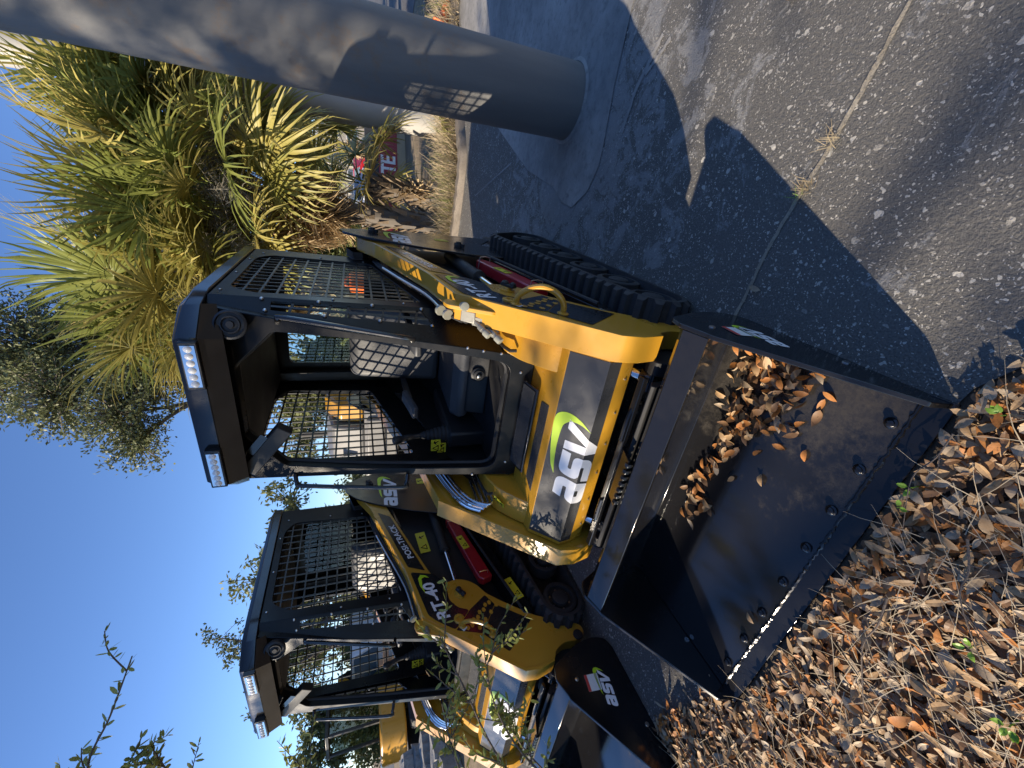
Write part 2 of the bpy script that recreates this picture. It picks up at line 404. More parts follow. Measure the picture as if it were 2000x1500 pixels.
        m = MB(); m.bar((sg*.622,1.275,.785), (sg*.622,1.215,.745), .012, .03, up=(0,.5,-.8)); m.lathe((sg*.625,1.225,.752), (sg,0,0), [(.014,0),(.014,.01),(.007,.016)], 8); m.lathe((sg*.625,1.262,.776), (sg,0,0), [(.018,0),(.018,.008),(.01,.014)], 10)
        m.build('pin_keeper', DU, ar, bevel=.002)
        # lower hinge pin
        MB().lathe((sg*.596,.80,.118), (sg,0,0), [(.03,0),(.03,.012),(.018,.016),(.001,.016)], 14).build('hinge_pin', DU, ar)
        if sg == 1:
            X = .5985
            fx = lambda x, y: (X, x, y)
            plate_ = lambda p, nm, mt: decal(fill2d([p]), fx, nm, mt, ar)
            plate_(rpoly([(1.484,1.062),(1.435,.908),(1.345,.845),(1.22,.845),(1.155,.80),(1.125,.735),(1.02,.845),(1.10,.945),(1.15,.99)], .02), 'decal_panel', M['black_decal'])
            plate_(rpoly([(1.12,.562),(.967,.368),(.815,.567),(.955,.692)], .01), 'decal_panel', M['black_decal'])
            plate_(rpoly([(2.09,1.245),(1.53,1.072),(1.475,.962),(2.03,1.155)], .01), 'decal_panel', M['black_decal'])
            plate_(rpoly([(1.015,.842),(.958,.694),(1.121,.566),(1.20,.612),(1.125,.730)], .008), 'decal_panel', M['black_decal'])
            for i in range(4):
                for j in range(3):
                    ht = 1.012 + i*.040 - j*.008 + (j % 2)*.018; hz = .772 - i*.048 - j*.036 + (j % 2)*.006 + .0; hs = .0135
                    hexp = [(ht+hs*1.25*math.cos(R(-50+60*k)), hz+hs*math.sin(R(-50+60*k))) for k in range(6)]
                    decal(fill2d([hexp]), lambda x, y: (.5998, x, y), 'decal_hexagon', M['yellow_paint'], ar)
            Xt = .600
            def put_text(txt, p0, p1, h, mt, sh=.22, bold=.012, wid=None):
                vf = text2d(txt, 1.0, sh, bold); xs = [q[0] for q in vf[0]]; x0, x1 = min(xs), max(xs); hh = max(q[1] for q in vf[0])
                d = Vector((p1[0]-p0[0], p1[1]-p0[1])); dn = d.normalized(); up = Vector((-dn.y, dn.x)); k = d.length/(x1-x0)
                fn = lambda x, y: (Xt, p0[0]+dn.x*(x-x0)*k+up.x*y/hh*h, p0[1]+dn.y*(x-x0)*k+up.y*y/hh*h)
                return decal(vf, fn, 'lettering', mt, ar)
            put_text('RT-40', (1.105,.862), (1.385,.932), .072, M['white_decal'], bold=.03)
            put_text('POSI-TRACK', (1.60,1.022), (1.945,1.137), .040, M['white_decal'], bold=.02)
            decal(fill2d([[(1.30,.985),(1.36,1.012),(1.42,1.018),(1.447,1.000),(1.435,.965),(1.412,.945),(1.424,.975),(1.415,.995),(1.365,.997)]]), lambda x, y: (Xt, x, y), 'logo_swoosh', M['lime_decal'], ar)
            decal(fill2d([rpoly([(.995,.80),(1.02,.815),(1.04,.79),(1.015,.775)], .002)]), lambda x, y: (Xt, x, y), 'small_label', M['label_white'], ar)
        # coupler bracket and quick couplers
        if sg == 1:
            m = MB(); m.side(rpoly([(1.02,.86),(1.16,1.05),(1.13,1.08),(1.08,1.07),(1.00,.90)], .015), .555, .572); cb = m.build('coupler_bracket', Y, root, bevel=.003)
            m = MB(); m.obox((.525,1.085,.975), (.024,0,0), (0,.018,.026), (0,.014,-.011)); m.obox((.512,1.06,.935), (.020,0,0), (0,.018,.024), (0,.013,-.010)); m.build('coupler_block', M['zinc'], cb, bevel=.004)
            for (c, d, k) in (((.512,1.065,.955), (-.45,-.72,-.52), .9), ((.497,1.045,.910), (-.45,-.72,-.52), .9), ((.560,1.105,1.005), (.25,-.93,.1), 1.0)):
                MB().lathe(c, d, [(.013*k,0),(.013*k,.03),(.017*k,.032),(.017*k,.05),(.0145*k,.052),(.0145*k,.066)], 14).build('quick_coupler', M['zinc'], cb)
                cc = Vector(c) + Vector(d).normalized()*.064
                MB().lathe(cc, d, [(.018*k,0),(.018*k,.020),(.016*k,.026),(.006*k,.027)], 14).build('dust_cap', M['cap_plastic'], cb)
            for k, (ds, dz) in enumerate(((0,0),(.018,-.012),(-.012,-.022))):
                m = MB(); m.tube(smoothpath([(.497+ds*.3,1.10,1.0+dz),(.496+ds*.4,1.20,1.045+dz),(.492+ds*.4,1.40,1.075+dz),(.49+ds*.4,1.7,1.165+dz),(.485+ds*.4,2.0,1.265+dz),(.47,2.25,1.30+dz)], 5), .0085, 8)
                m.build('hydraulic_hose', M['rubber'], root)
            MB().tube(smoothpath([(.503,1.22,1.062),(.503,1.45,1.098),(.50,1.75,1.196),(.50,1.95,1.262)], 4), .007, 8).build('hydraulic_pipe', M['steel'], root)
            for q in ((.505,1.155,1.05),(.505,1.21,1.07)):
                MB().lathe(q, (0,.9,.3), [(.022,-.008),(.024,0),(.022,.008)], 10).build('cable_tie', M['cap_plastic'], root)
        else:
            for k in range(4):
                o_ = k*.021
                MB().tube(smoothpath([(-.47+o_*.7,1.22,.84-o_),(-.48+o_*.7,1.02,.835-o_),(-.485+o_*.6,1.0,.85-o_*.6),(-.485+o_*.6,1.10,.94-o_*.5),(-.48+o_*.6,1.45,1.05-o_*.5),(-.48+o_*.6,1.9,1.20-o_*.5)], 5), .007, 8).build('hydraulic_pipe', M['chrome'], root)
        # lift cylinder
        m = MB(); m.cyl((sg*.565,1.26,.762), (sg*.555,1.72,.79), .016, 14); m.build('lift_cylinder_rod', M['chrome'], root)
        m = MB(); m.cyl((sg*.555,1.66,.787), (sg*.545,2.25,.83), .034, 16); m.lathe((sg*.5555,1.64,.786), (0,1,.05), [(.03,0),(.038,.004),(.038,.04),(.034,.042)], 16); m.build('lift_cylinder', DU, root)
        # red arm lock
        m = MB(); m.side([(1.92,.735),(1.94,.69),(1.885,.645),(1.335,.515),(1.315,.585),(1.34,.612)], sg*.535, sg*.600); lk = m.build('arm_lock', M['red_paint'], root, bevel=.008)
        if sg == 1: warn_label(lk, (.6005,1.66,.655), (0,1,.27), (0,-.27,1), (1,0,0), .13, .05)
        for (t_, z_) in ((1.86,.70),(1.36,.575)):
            MB().tube([(sg*.602,t_,z_-.03),(sg*.625,t_,z_-.03),(sg*.630,t_,z_),(sg*.625,t_,z_+.03),(sg*.56,t_,z_+.035)], .003, 6).build('lock_pin', M['steel'], lk)
        # side rail over the track
        m = MB(); m.side([(2.05,.66),(2.08,.60),(1.06,.33),(1.00,.35),(1.02,.40)], sg*.46, sg*.600); rl = m.build('side_rail', B, root, bevel=.006)
        MB().cyl((sg*.615,2.0,.655), (sg*.615,1.05,.407), .010, 8).build('rail_rod', DU, rl)
        if sg == 1: warn_label(rl, (.602,1.20,.405), (0,1,.265), (0,-.265,1), (1,0,0), .17, .055)
        # tower
        TW = rpoly([(2.445,1.500,.02),(2.345,1.475,.03),(2.26,1.40,.03),(2.19,1.29,.06),(2.06,1.03,.10),(1.965,.74,.05),(1.95,.55,.02),(2.30,.50,.02),(2.36,.60,.03),(2.69,.43,.02),(2.68,.66,.1),(2.62,1.05,.1),(2.52,1.38,.05)], .02)
        m = MB(); m.side(TW, sg*.604, sg*.618); tw = m.build('tower_plate', B, root, bevel=.002)
        m = MB(); m.side([(2.43,1.46),(2.30,1.42),(2.30,1.36),(2.50,1.30),(2.58,.75),(2.66,.5),(2.30,.5),(2.10,.7),(2.20,1.12),(2.26,1.20),(2.40,1.20)], sg*.462, sg*.511); m.build('tower_box', DU, root, bevel=.004)
        for (t_, z_) in ((2.43,1.30),(2.195,.785)):
            m = MB(); m.lathe((sg*.618,t_,z_), (sg,0,0), [(.026,0),(.026,.014),(.018,.018),(.016,.030),(.001,.030)], 10); m.bar((sg*.630,t_-.03,z_-.03), (sg*.630,t_+.02,z_+.02), .02, .014); m.build('tower_bolt', DU, tw)
        if sg == 1:
            fn = lambda x, y: (.6195, 2.115 + x*.108 + 0, 1.085 + y*.108 - x*.003)
            put_logo(fn, tw)
            warn_label(tw, (.6185,2.39,.86), (0,1,0), (0,0,1), (1,0,0), .07, .09)
            warn_label(root, (.5125,1.80,.93), (0,1,.1), (0,-.1,1), (1,0,0), .20, .075)
    # inner panel behind the right lift cylinder, dark
    for sg in (1,-1):
        m = MB(); m.side([(1.10,.60),(2.2,.60),(2.2,1.12),(1.5,.95),(1.2,.80)], sg*.46, sg*.508); m.build('inner_panel', DU, root)
    # ---- tracks
    circ = [((1.01,.150),.132), ((2.63,.150),.132), ((2.43,.285),.182)]
    pts = []
    for (c, r_) in circ:
        for k in range(40): a = 2*math.pi*k/40; pts.append((c[0]+r_*math.cos(a), c[1]+r_*math.sin(a)))
    pts.sort()
    def half(ps):
        h = []
        for p in ps:
            while len(h) > 1 and (h[-1][0]-h[-2][0])*(p[1]-h[-2][1]) - (h[-1][1]-h[-2][1])*(p[0]-h[-2][0]) <= 0: h.pop()
            h.append(p)
        return h[:-1]
    hull = half(pts) + half(pts[::-1])
    per = [0]
    for i in range(len(hull)):
        a, b = hull[i], hull[(i+1) % len(hull)]; per.append(per[-1] + math.dist(a, b))
    def along(d):
        d %= per[-1]
        for i in range(len(hull)):
            if per[i+1] >= d:
                a, b = hull[i], hull[(i+1) % len(hull)]; k = (d-per[i])/max(1e-9, per[i+1]-per[i])
                tx, tz = b[0]-a[0], b[1]-a[1]; L = math.hypot(tx, tz)
                return (a[0]+tx*k, a[1]+tz*k), (tx/L, tz/L)
    NL = 60
    lug_mesh = {}
    for kind in (0, 1):
        m = MB(); w = (.122, .095)[kind]; h = .024
        p0 = [(-w,-.024),(w,-.024),(w,.024),(-w,.024)]; p1 = [(-w+.008,-.014),(w-.014,-.014),(w-.014,.014),(-w+.008,.014)]
        m.plan(p0, 0, h, p1); lug_mesh[kind] = m.mesh('tread_lug', 30); lug_mesh[kind].materials.append(M['rubber'])
    for sg in (1, -1):
        N = 120; outer = []; inner = []
        for i in range(N):
            (p, t_) = along(per[-1]*i/N); nx, nz = t_[1], -t_[0]
            outer.append((p[0]+nx*.006, p[1]+nz*.006)); inner.append((p[0]-nx*.016, p[1]-nz*.016))
        m = MB(); s0, s1 = sg*.445, sg*.690
        vs = [(s0,*p) for p in outer] + [(s1,*p) for p in outer] + [(s0,*p) for p in inner] + [(s1,*p) for p in inner]; fs = []
        for i in range(N):
            j = (i+1) % N; fs += [(i,j,N+j,N+i), (2*N+i,3*N+i,3*N+j,2*N+j), (N+i,N+j,3*N+j,3*N+i), (i,2*N+i,2*N+j,j)]
        m.add(vs, fs)
        if sg == -1:
            for i in range(NL):
                (p, t_) = along(per[-1]*i/NL); nx, nz = t_[1], -t_[0]
                m.obox((sg*.57, p[0]+nx*.016, p[1]+nz*.016), (.11,0,0), (0,t_[0]*.017,t_[1]*.017), (0,nx*.011,nz*.011))
        tr = m.build('rubber_track', M['rubber'], root, smooth=30)
        if sg == 1:
            for i in range(NL):
                (p, t_) = along(per[-1]*i/NL); nx, nz = t_[1], -t_[0]
                o = link('tread_lug', lug_mesh[i % 2], None, tr)
                o.matrix_local = Matrix(((1,0,0,.568 + (0 if i % 2 == 0 else .027)), (0,t_[0],nx,p[0]+nx*.005), (0,t_[1],nz,p[1]+nz*.005), (0,0,0,1)))
        for (c, r_) in (((1.02,.150),.112),((1.335,.132),.112),((1.65,.132),.112),((1.97,.132),.112),((2.29,.132),.112),((2.61,.150),.112)):
            w = MB(); w.lathe((sg*.585,c[0],c[1]), (sg,0,0), [(.05,0),(r_,.0),(r_,.085),(r_-.012,.090),(r_-.026,.090),(r_-.030,.060),(.055,.052),(.052,.088),(.042,.094),(.001,.094)], 26)
            wo_ = w.build('roller_wheel', M['rubber'], root)
            for k in range(6):
                a = k*math.pi/3; MB().lathe((sg*.640, c[0]+.066*math.cos(a), c[1]+.066*math.sin(a)), (sg,0,0), [(.007,0),(.007,.008),(.003,.010)], 6).build('wheel_bolt', M['steel'], wo_)
        m = MB(); m.lathe((sg*.50,2.43,.285), (sg,0,0), [(.05,0),(.155,0),(.155,.12),(.12,.13),(.05,.135),(.001,.135)], 24); m.build('drive_sprocket', DU, root)
        m = MB(); m.side([(1.0,.10),(2.6,.10),(2.55,.30),(2.2,.36),(1.1,.25)], sg*.43, sg*.56); m.build('undercarriage_frame', DU, root, bevel=.006)
        m = MB(); m.side(rpoly([(2.66,.43),(2.84,.44),(2.90,.36),(2.87,.33),(2.82,.38),(2.66,.36)], .01), sg*.58, sg*.61); m.build('tie_down_hook', DU, root, bevel=.003)
    # ---- bucket
    prof = [(.045,.006),(.045,.022),(.60,.026),(.640,.050),(.578,.305),(.474,.343),(.460,.368),(.545,.397),(.575,.377),(.597,.320),(.668,.050),(.632,.006)]
    m = MB(); m.side(prof, -.686, .686); bk = m.build('bucket', M['bucket_paint'], root, bevel=.0035)
    sp = rpoly([(-.002,.004,.004),(.012,.075,.01),(.452,.372,.01),(.470,.374,.01),(.556,.405,.01),(.625,.385,.02),(.700,.215,.04),(.716,.10,.04),(.690,.02,.03),(.63,.0,.01)], .01)
    for sg in (1, -1):
        m = MB(); m.side(sp, sg*.687, sg*.702); pl_ = m.build('side_plate', B, bk, bevel=.003)
        for (t_, z_) in ((.529,.293),(.245,.040)):
            MB().lathe((sg*.684,t_,z_), (sg,0,0), [(.011,0),(.011,.021),(.006,.023)], 10).build('side_bolt', M['steel'], pl_)
        if sg == 1:
            fn = lambda x, y: (.7035, .352 + x*.0535 + y*.010, .137 + y*.056 - x*.0093)
            put_logo(fn, pl_)
            q = [(.535,.247),(.455,.258),(.447,.182),(.528,.169)]
            lb = decal(fill2d([q]), lambda x, y: (.7035, x, y), 'white_label', M['label_white'], pl_)
            decal(fill2d([[(.535,.247),(.455,.258),(.4535,.243),(.5335,.232)]]), lambda x, y: (.7045, x, y), 'label_heading', M['label_red'], lb)
    m = MB(); m.side([(-.012,.001),(-.010,.006),(.046,.020),(.046,.001)], -.705, .705); m.build('cutting_edge', B, bk, bevel=.001)
    rr = random.Random(3); m = MB()
    m.tube([(-.684+1.368*i/140, .047+rr.uniform(-.0025,.0025), .021+rr.uniform(-.001,.0015)) for i in range(141)], [.0058+rr.uniform(-.0028,.0022) for i in range(141)], 7); m.build('weld_bead', B, bk)
    for i, s in enumerate((.595,.431,.268,.102,-.069,-.242,-.403,-.565)):
        MB().lathe((s,.078,.0235), (0,0,1), [(.017,0),(.017,.003),(.012,.006),(.012,.012),(.008,.015),(.001,.016)], 10).build('edge_bolt', B, bk)
    m = MB(); m.side([(.560,.415),(.655,.385),(.660,.365),(.565,.398)], -.115, .125)
    for k in range(7): m.box((-.095+k*.032,.552,.398), (-.077+k*.032,.572,.420))
    m.build('serrated_step', B, bk, bevel=.002)
    # ---- quick attach
    m = MB(); m.side([(.675,.06),(.70,.06),(.655,.345),(.625,.372),(.612,.362)], -.43, .43); m.build('attach_plate', DU, root, bevel=.003)
    m = MB(); m.bar((-.45,.66,.385), (.45,.66,.385), .03, .02); m.build('attach_bar', B, root, bevel=.003)
    for sg in (1,-1):
        m = MB(); m.side(rpoly([(.64,.06),(.63,.20),(.67,.34),(.74,.33),(.80,.18),(.83,.09),(.76,.04)], .02), sg*.445, sg*.505); m.build('attach_hinge', DU, root, bevel=.004)
        m = MB(); m.cyl((sg*.415,.86,.42), (sg*.41,.745,.315), .022, 14); m.build('tilt_rod', M['chrome'], root)
        m = MB(); m.lathe((sg*.41,.755,.325), (0,-.72,-.69), [(.03,0),(.034,.01),(.034,.05),(.028,.055)], 14); m.lathe((sg*.36,.715,.285), (sg,0,0), [(.035,0),(.035,.10),(.02,.105)], 14); m.build('tilt_rod_eye', B, root)
        m = MB(); m.tube(smoothpath([(sg*.30,.70,.30),(sg*.33,.675,.36),(sg*.28,.66,.395),(sg*.16,.655,.40)], 4), .011, 8); m.build('latch_lever', B, root)
    # ---- operator station
    fl = MB(); fl.side([(1.10,.66),(2.36,.66),(2.36,.72),(1.13,.72)], -.40, .40); fl.build('cab_floor', DU, root)
    # front frame
    tz = lambda z: .9406 + .2165*z
    ff = lambda x, y: (x, tz(y), y)
    nf = Vector((0, -1, .2165)).normalized()
    outer = [(.338,.643),(.357,.896),(.382,1.449),(.434,1.962),(-.434,1.962),(-.382,1.449),(-.357,.896),(-.338,.643)]
    hole = rpoly([(.300,.748,.07),(.350,1.30,.2),(.350,1.728,.02),(.175,1.888,.02),(-.175,1.895,.02),(-.338,1.742,.02),(-.338,1.30,.2),(-.300,.752,.07)], .03)
    frf = plate([outer, hole], ff, -nf, .045, 'front_frame', M['cab_black'], root, bevel=.004)
    for (s_, z_) in ((.345,.80),(.350,.88),(.358,.95),(-.26,.70),(.26,.70),(-.35,.86)):
        MB().lathe(Vector(ff(s_, z_)), nf, [(.007,0),(.007,.004),(.003,.007)], 8).build('screw', M['steel'], frf)
    # inner frame lip seen through the opening
    m = MB(); pth = [Vector(ff(x, y)) + Vector((0,.045,0)) for x, y in hole]; m.tube(pth + [pth[0]], .012, 6, cap=False); m.build('door_seal', DU, root)
    wf = lambda z: .342 + .05*(z-.69)
    tsd = lambda z: 1.374 + .075*(z-1.127)
    for sg in (1, -1):
        # diagonal corner panel with its screen
        P = lambda u, z: Vector((sg*(wf(z)*(1-u) + .460*u), tz(z)*(1-u) + tsd(z)*u, z))
        fnc = lambda x, y: P(x, y)
        nrm = (P(1,1.4)-P(0,1.4)).cross(Vector((0,0,1))).normalized(); nrm = nrm if nrm.x*sg > 0 else -nrm
        hole2 = rpoly([(.46,1.735,.03),(.86,1.735,.03),(.90,1.13,.03),(.50,1.075,.03)], .03)
        cp = plate([[(0,.66),(.9,.90),(1,.92),(1,1.958),(0,1.958)], hole2], fnc, -nrm, .012, 'corner_panel', M['cab_black'], root)
        m = MB()
        for k in range(1, 9):
            z = 1.735 - k*.072; m.bar(P(.46,z+.004)-nrm*.006, P(.90,z-.012)-nrm*.006, .006, .010)
        m.bar(P(.665,1.735)-nrm*.006, P(.70,1.09)-nrm*.006, .010, .007, up=nrm)
        m.build('corner_screen', S, cp)
        for (u, z) in ((.42,1.752),(.92,1.768),(.44,1.53),(.94,1.555),(.47,1.31),(.95,1.34),(.48,1.09),(.94,1.127)):
            MB().lathe(P(u,z), nrm, [(.008,0),(.008,.006),(.004,.010)], 8).build('screen_bolt', M['steel'], cp)
        # side panel with its screen
        fs_ = lambda x, y: (sg*.460, x, y)
        so_ = [(1.374,.92),(1.372,1.06),(1.436,1.958),(2.395,1.958),(2.375,1.23),(1.70,1.02)]
        sh_ = rpoly([(1.452,1.115,.03),(1.484,1.80,.04),(1.56,1.912,.05),(2.16,1.915,.05),(2.245,1.85,.04),(2.215,1.325,.04)], .03)
        sd = plate([so_, sh_], fs_, (-sg,0,0), .03, 'side_panel', M['cab_black'], root, bevel=.003)
        m = MB()
        def inside(t_, z_):
            c = False; n_ = len(sh_)
            for i in range(n_):
                (x1, y1), (x2, y2) = sh_[i], sh_[i-1]
                if (y1 > z_) != (y2 > z_) and t_ < (x2-x1)*(z_-y1)/(y2-y1)+x1: c = not c
            return c
        for k in range(1, 14):
            t0 = 1.45 + k*.0605; zs = [1.0 + .004*i for i in range(240) if inside(t0, 1.0+.004*i)]
            if zs: m.box((min(sg*.446,sg*.452), t0-.0045, min(zs)-.01), (max(sg*.446,sg*.452), t0+.0045, max(zs)+.01))
        for k in range(0, 13):
            zz = 1.14 + k*.0655
            ts = [1.43 + .004*i for i in range(210) if inside(1.43+.004*i, zz + (1.43+.004*i-1.45)*.0)]
            if ts: m.box((min(sg*.4465,sg*.4525), min(ts)-.01, zz-.0045), (max(sg*.4465,sg*.4525), max(ts)+.01, zz+.0045))
        m.build('side_screen', S, sd)
        for (t_, z_) in ((1.50,1.93),(1.80,1.935),(2.10,1.935),(2.28,1.90),(2.27,1.6),(2.25,1.36),(1.42,1.20),(1.43,1.5)):
            MB().lathe((sg*.460,t_,z_), (sg,0,0), [(.006,0),(.006,.004),(.003,.006)], 8).build('screw', M['steel'], sd)
        # grab handle
        m = MB(); a = Vector((sg*.394,1.31,1.705)); b = Vector((sg*.368,1.196,1.182)); f_ = Vector((sg*.035,-.05,0))
        m.tube(smoothpath([a, a+f_*.7+Vector((0,0,-.01)), a+f_+Vector((0,0,-.05)), b+f_+Vector((0,0,.05)), b+f_*.7+Vector((0,0,.01)), b], 5), .0105, 10); m.build('grab_handle', B, root)
    # rear frame and window
    fr = lambda x, y: (x, 2.375, y)
    plate([[(-.455,.95),(.455,.95),(.455,1.958),(-.455,1.958)], rpoly([(-.285,1.05),(.385,1.05),(.385,1.825),(-.285,1.845)], .04)], fr, (0,1,0), .02, 'rear_frame', M['cab_black'], root)
    m = MB(); m.box((-.30,2.380,1.03), (.40,2.384,1.86)); m.build('rear_window', M['glass'], root)
    m = MB(); m.box((-.40,2.32,.95), (-.335,2.372,1.955)); m.build('rear_post', S, root, bevel=.004)
    # roof with visor
    pl0 = [(.347,1.235),(.443,1.348),(.472,1.476),(.472,2.405),(-.472,2.405),(-.472,1.476),(-.443,1.348),(-.347,1.235)]
    pl1 = [(.335,1.245),(.425,1.36),(.440,1.50),(.440,2.36),(-.440,2.36),(-.440,1.50),(-.425,1.36),(-.335,1.245)]
    m = MB(); n = len(pl0); rings = [[(x, y, 1.960) for x, y in pl0], [(x, y, 2.012) for x, y in pl0], [(x, y, 2.04) for x, y in pl1]]
    vs = sum(rings, []); fs = [tuple(range(n))[::-1], tuple(range(2*n, 3*n))]
    for k in range(2):
        for i in range(n): j = (i+1) % n; fs.append((k*n+i, k*n+j, (k+1)*n+j, (k+1)*n+i))
    m.add(vs, fs); rf = m.build('roof', B, root, bevel=.004)
    m = MB()   # visor skirt below the roof edge
    m.add([(.347,1.235,1.960),(.443,1.348,1.960),(.440,1.365,1.915),(.335,1.262,1.885),(-.347,1.235,1.960),(-.443,1.348,1.960),(-.440,1.365,1.915),(-.335,1.262,1.885)],
          [(0,1,2,3),(4,7,6,5),(0,3,7,4)])
    vz = m.build('visor', B, root, smooth=None); sol = vz.modifiers.new('solid', 'SOLIDIFY'); sol.thickness = .006; sol.offset = -1
    m = MB(); m.box((-.40,1.38,1.90), (.40,2.33,1.955)); m.build('headliner', DU, root, bevel=.02)
    for sg in (1, -1):
        c = Vector((sg*.245,1.224,1.985))
        m = MB(); m.obox(c, (.098,0,0), (0,.016,0), (0,0,.030)); wl_ = m.build('work_light', S, root, bevel=.004)
        m = MB(); m.obox(c+Vector((0,-.0175,0)), (.086,0,0), (0,.001,0), (0,0,.022)); m.build('reflector', M['chrome'], wl_)
        for k in range(6):
            MB().lathe(c+Vector((-.0725+k*.029,-.0185,0)), (0,-1,0), [(.0135,0),(.0135,.002),(.009,.006),(.003,.008)], 12).build('led_lens', M['lens'], wl_)
    # horn
    MB().lathe((.382,1.300,1.862), (.35,-.93,.05), [(.052,-.02),(.058,0),(.058,.012),(.050,.016),(.048,.006),(.036,.006),(.034,.014),(.030,.014),(.028,.006),(.016,.008),(.013,.016),(.001,.016)], 26).build('horn', M['plastic_dark'], root)
    MB().box((.345,1.29,1.925), (.385,1.31,1.945)).build('horn_bracket', M['steel'], root, bevel=.003)
    m = MB(); m.tube(smoothpath([(.325,1.31,1.90),(.318,1.295,1.925),(.30,1.30,1.91),(.28,1.31,1.935)], 4), .012, 7); m.build('horn_wire', DU, root)
    # display box under the header
    m = MB(); m.obox((-.245,1.335,1.815), (.115,.0,-.088), (0,.025,0), (.020,0,.030)); db = m.build('display_box', M['plastic_dark'], root, bevel=.006)
    m = MB(); m.obox((-.20,1.3085,1.845), (.045,0,-.034), (0,.001,0), (.010,0,.013)); m.build('display_screen', M['black_decal'], db)
    # seat
    def cushion(name, pts, s0, s1, bev):
        m = MB(); m.side(pts, s0, s1); return m.build(name, M['seat_vinyl'], root, bevel=bev, seg=4)
    cushion('seat_back', [(1.98,.90),(2.05,1.40),(2.09,1.455),(2.17,1.455),(2.16,.90)], -.245, .245, .045)
    cushion('seat_cushion', [(1.52,.80),(1.50,.86),(1.56,.905),(2.0,.90),(2.05,.80)], -.25, .25, .03)
    m = MB(); m.side([(1.46,.72),(1.50,.83),(2.1,.83),(2.1,.72)], -.20, .20); m.build('seat_base', DU, root, bevel=.01)
    MB().lathe((.06,1.475,.78), (0,-1,.1), [(.042,0),(.042,.006),(.030,.010),(.030,.018),(.016,.020),(.013,.030),(.001,.032)], 18).build('seat_knob', M['plastic_dark'], root)
    MB().lathe((.06,1.452,.783), (0,-1,.1), [(.009,0),(.009,.010),(.004,.012)], 10).build('knob_screw', M['steel'], root)
    for sg in (1, -1):
        m = MB(); m.box((sg*.33-.05,1.40,.70), (sg*.33+.05,1.95,.93)); m.build('console', M['plastic_dark'], root, bevel=.015)
        m = MB(); prf = []
        for k in range(7): prf += [(.052-.0045*k, .0+k*.022), (.046-.0045*k, .011+k*.022)]
        m.lathe((sg*.32,1.47,.93), (0,-.05,1), prf + [(.016,.155)], 18); jb = m.build('joystick_boot', M['rubber'], root)
        m = MB(); m.tube(smoothpath([(sg*.32,1.463,1.08),(sg*.323,1.46,1.14),(sg*.326,1.445,1.20),(sg*.327,1.435,1.235)], 4), [.014]*4+[.018]*4+[.024]*4+[.018], 10); m.build('joystick_grip', M['plastic_dark'], root)
        m = MB(); m.obox((sg*.19,1.60,1.13), (.035,0,0), (0,.11,.02), (0,-.006,.018)); m.build('arm_pad', M['seat_vinyl'], root, bevel=.012)
        m = MB(); m.bar((sg*.215,1.70,1.12), (sg*.24,2.05,1.13), .03, .03); m.build('arm_bar', S, root)
    warn_label(root, (-.365,1.42,1.00), (.9,.2,0), (0,0,1), (.3,-1,.1), .07, .055)
    warn_label(root, (-.40,1.44,.96), (.9,.2,0), (0,0,1), (.3,-1,.1), .06, .05)
    warn_label(root, (.305,1.40,.82), (.9,.2,0), (0,0,1), (-.2,-1,.1), .05, .06)
    return root

YAW1 = R(-28.457); O1 = Vector((-.4974*1.4, .6203*1.4, 0))
YAW2 = R(-26.88); O2 = Vector((-1.7672*1.4, 1.2445*1.4, .0466))
def m1(s, t, z=0): return Vector((O1.x + s*math.cos(YAW1) - t*math.sin(YAW1), O1.y + s*math.sin(YAW1) + t*math.cos(YAW1), z))
loader = make_loader()
loader.location = O1; loader.rotation_euler = (0, 0, YAW1)
tag(loader, 'yellow and black track loader with dry leaves heaped in its bucket', 'track loader', 'track loaders parked side by side')
loader2 = copy_tree(loader)
loader2.location = O2; loader2.rotation_euler = (0, 0, YAW2)
tag(loader2, 'yellow and black track loader with an empty bucket behind the twiggy shrub', 'track loader', 'track loaders parked side by side')
# ------------------------------------------------------------------ ground
def sstep(a, b, x): x = min(1, max(0, (x-a)/(b-a))); return x*x*(3-2*x)
_Lv = Vector((math.cos(YAW1), math.sin(YAW1), 0))
def gz(x, y):                                # the lot rises a little towards the second loader
    s = (x-O1.x)*_Lv.x + (y-O1.y)*_Lv.y
    return .0466*sstep(-.78, -1.22, s)
def sheet(name, poly, z, mat, cuts=True, thick=None, amp=0):
    pv, pf = fill2d([poly]); bm = bmesh.new(); vv = [bm.verts.new((x, y, 0)) for x, y in pv]
    for q in pf: bm.faces.new([vv[i] for i in q])
    if cuts:
        for k in range(9):
            d = -.74 - k*.06
            bmesh.ops.bisect_plane(bm, geom=bm.verts[:]+bm.edges[:]+bm.faces[:], plane_co=O1 + _Lv*d, plane_no=_Lv)
    bmesh.ops.triangulate(bm, faces=bm.faces[:])
    for v in bm.verts: v.co.z = z + (gz(v.co.x, v.co.y) if cuts else 0)
    bmesh.ops.recalc_face_normals(bm, faces=bm.faces[:])
    for f in bm.faces:
        if f.normal.z < 0: f.normal_flip()
    me = bpy.data.meshes.new(name); bm.to_mesh(me); bm.free(); o = link(name, me, mat)
    o['kind'] = 'structure'; return o
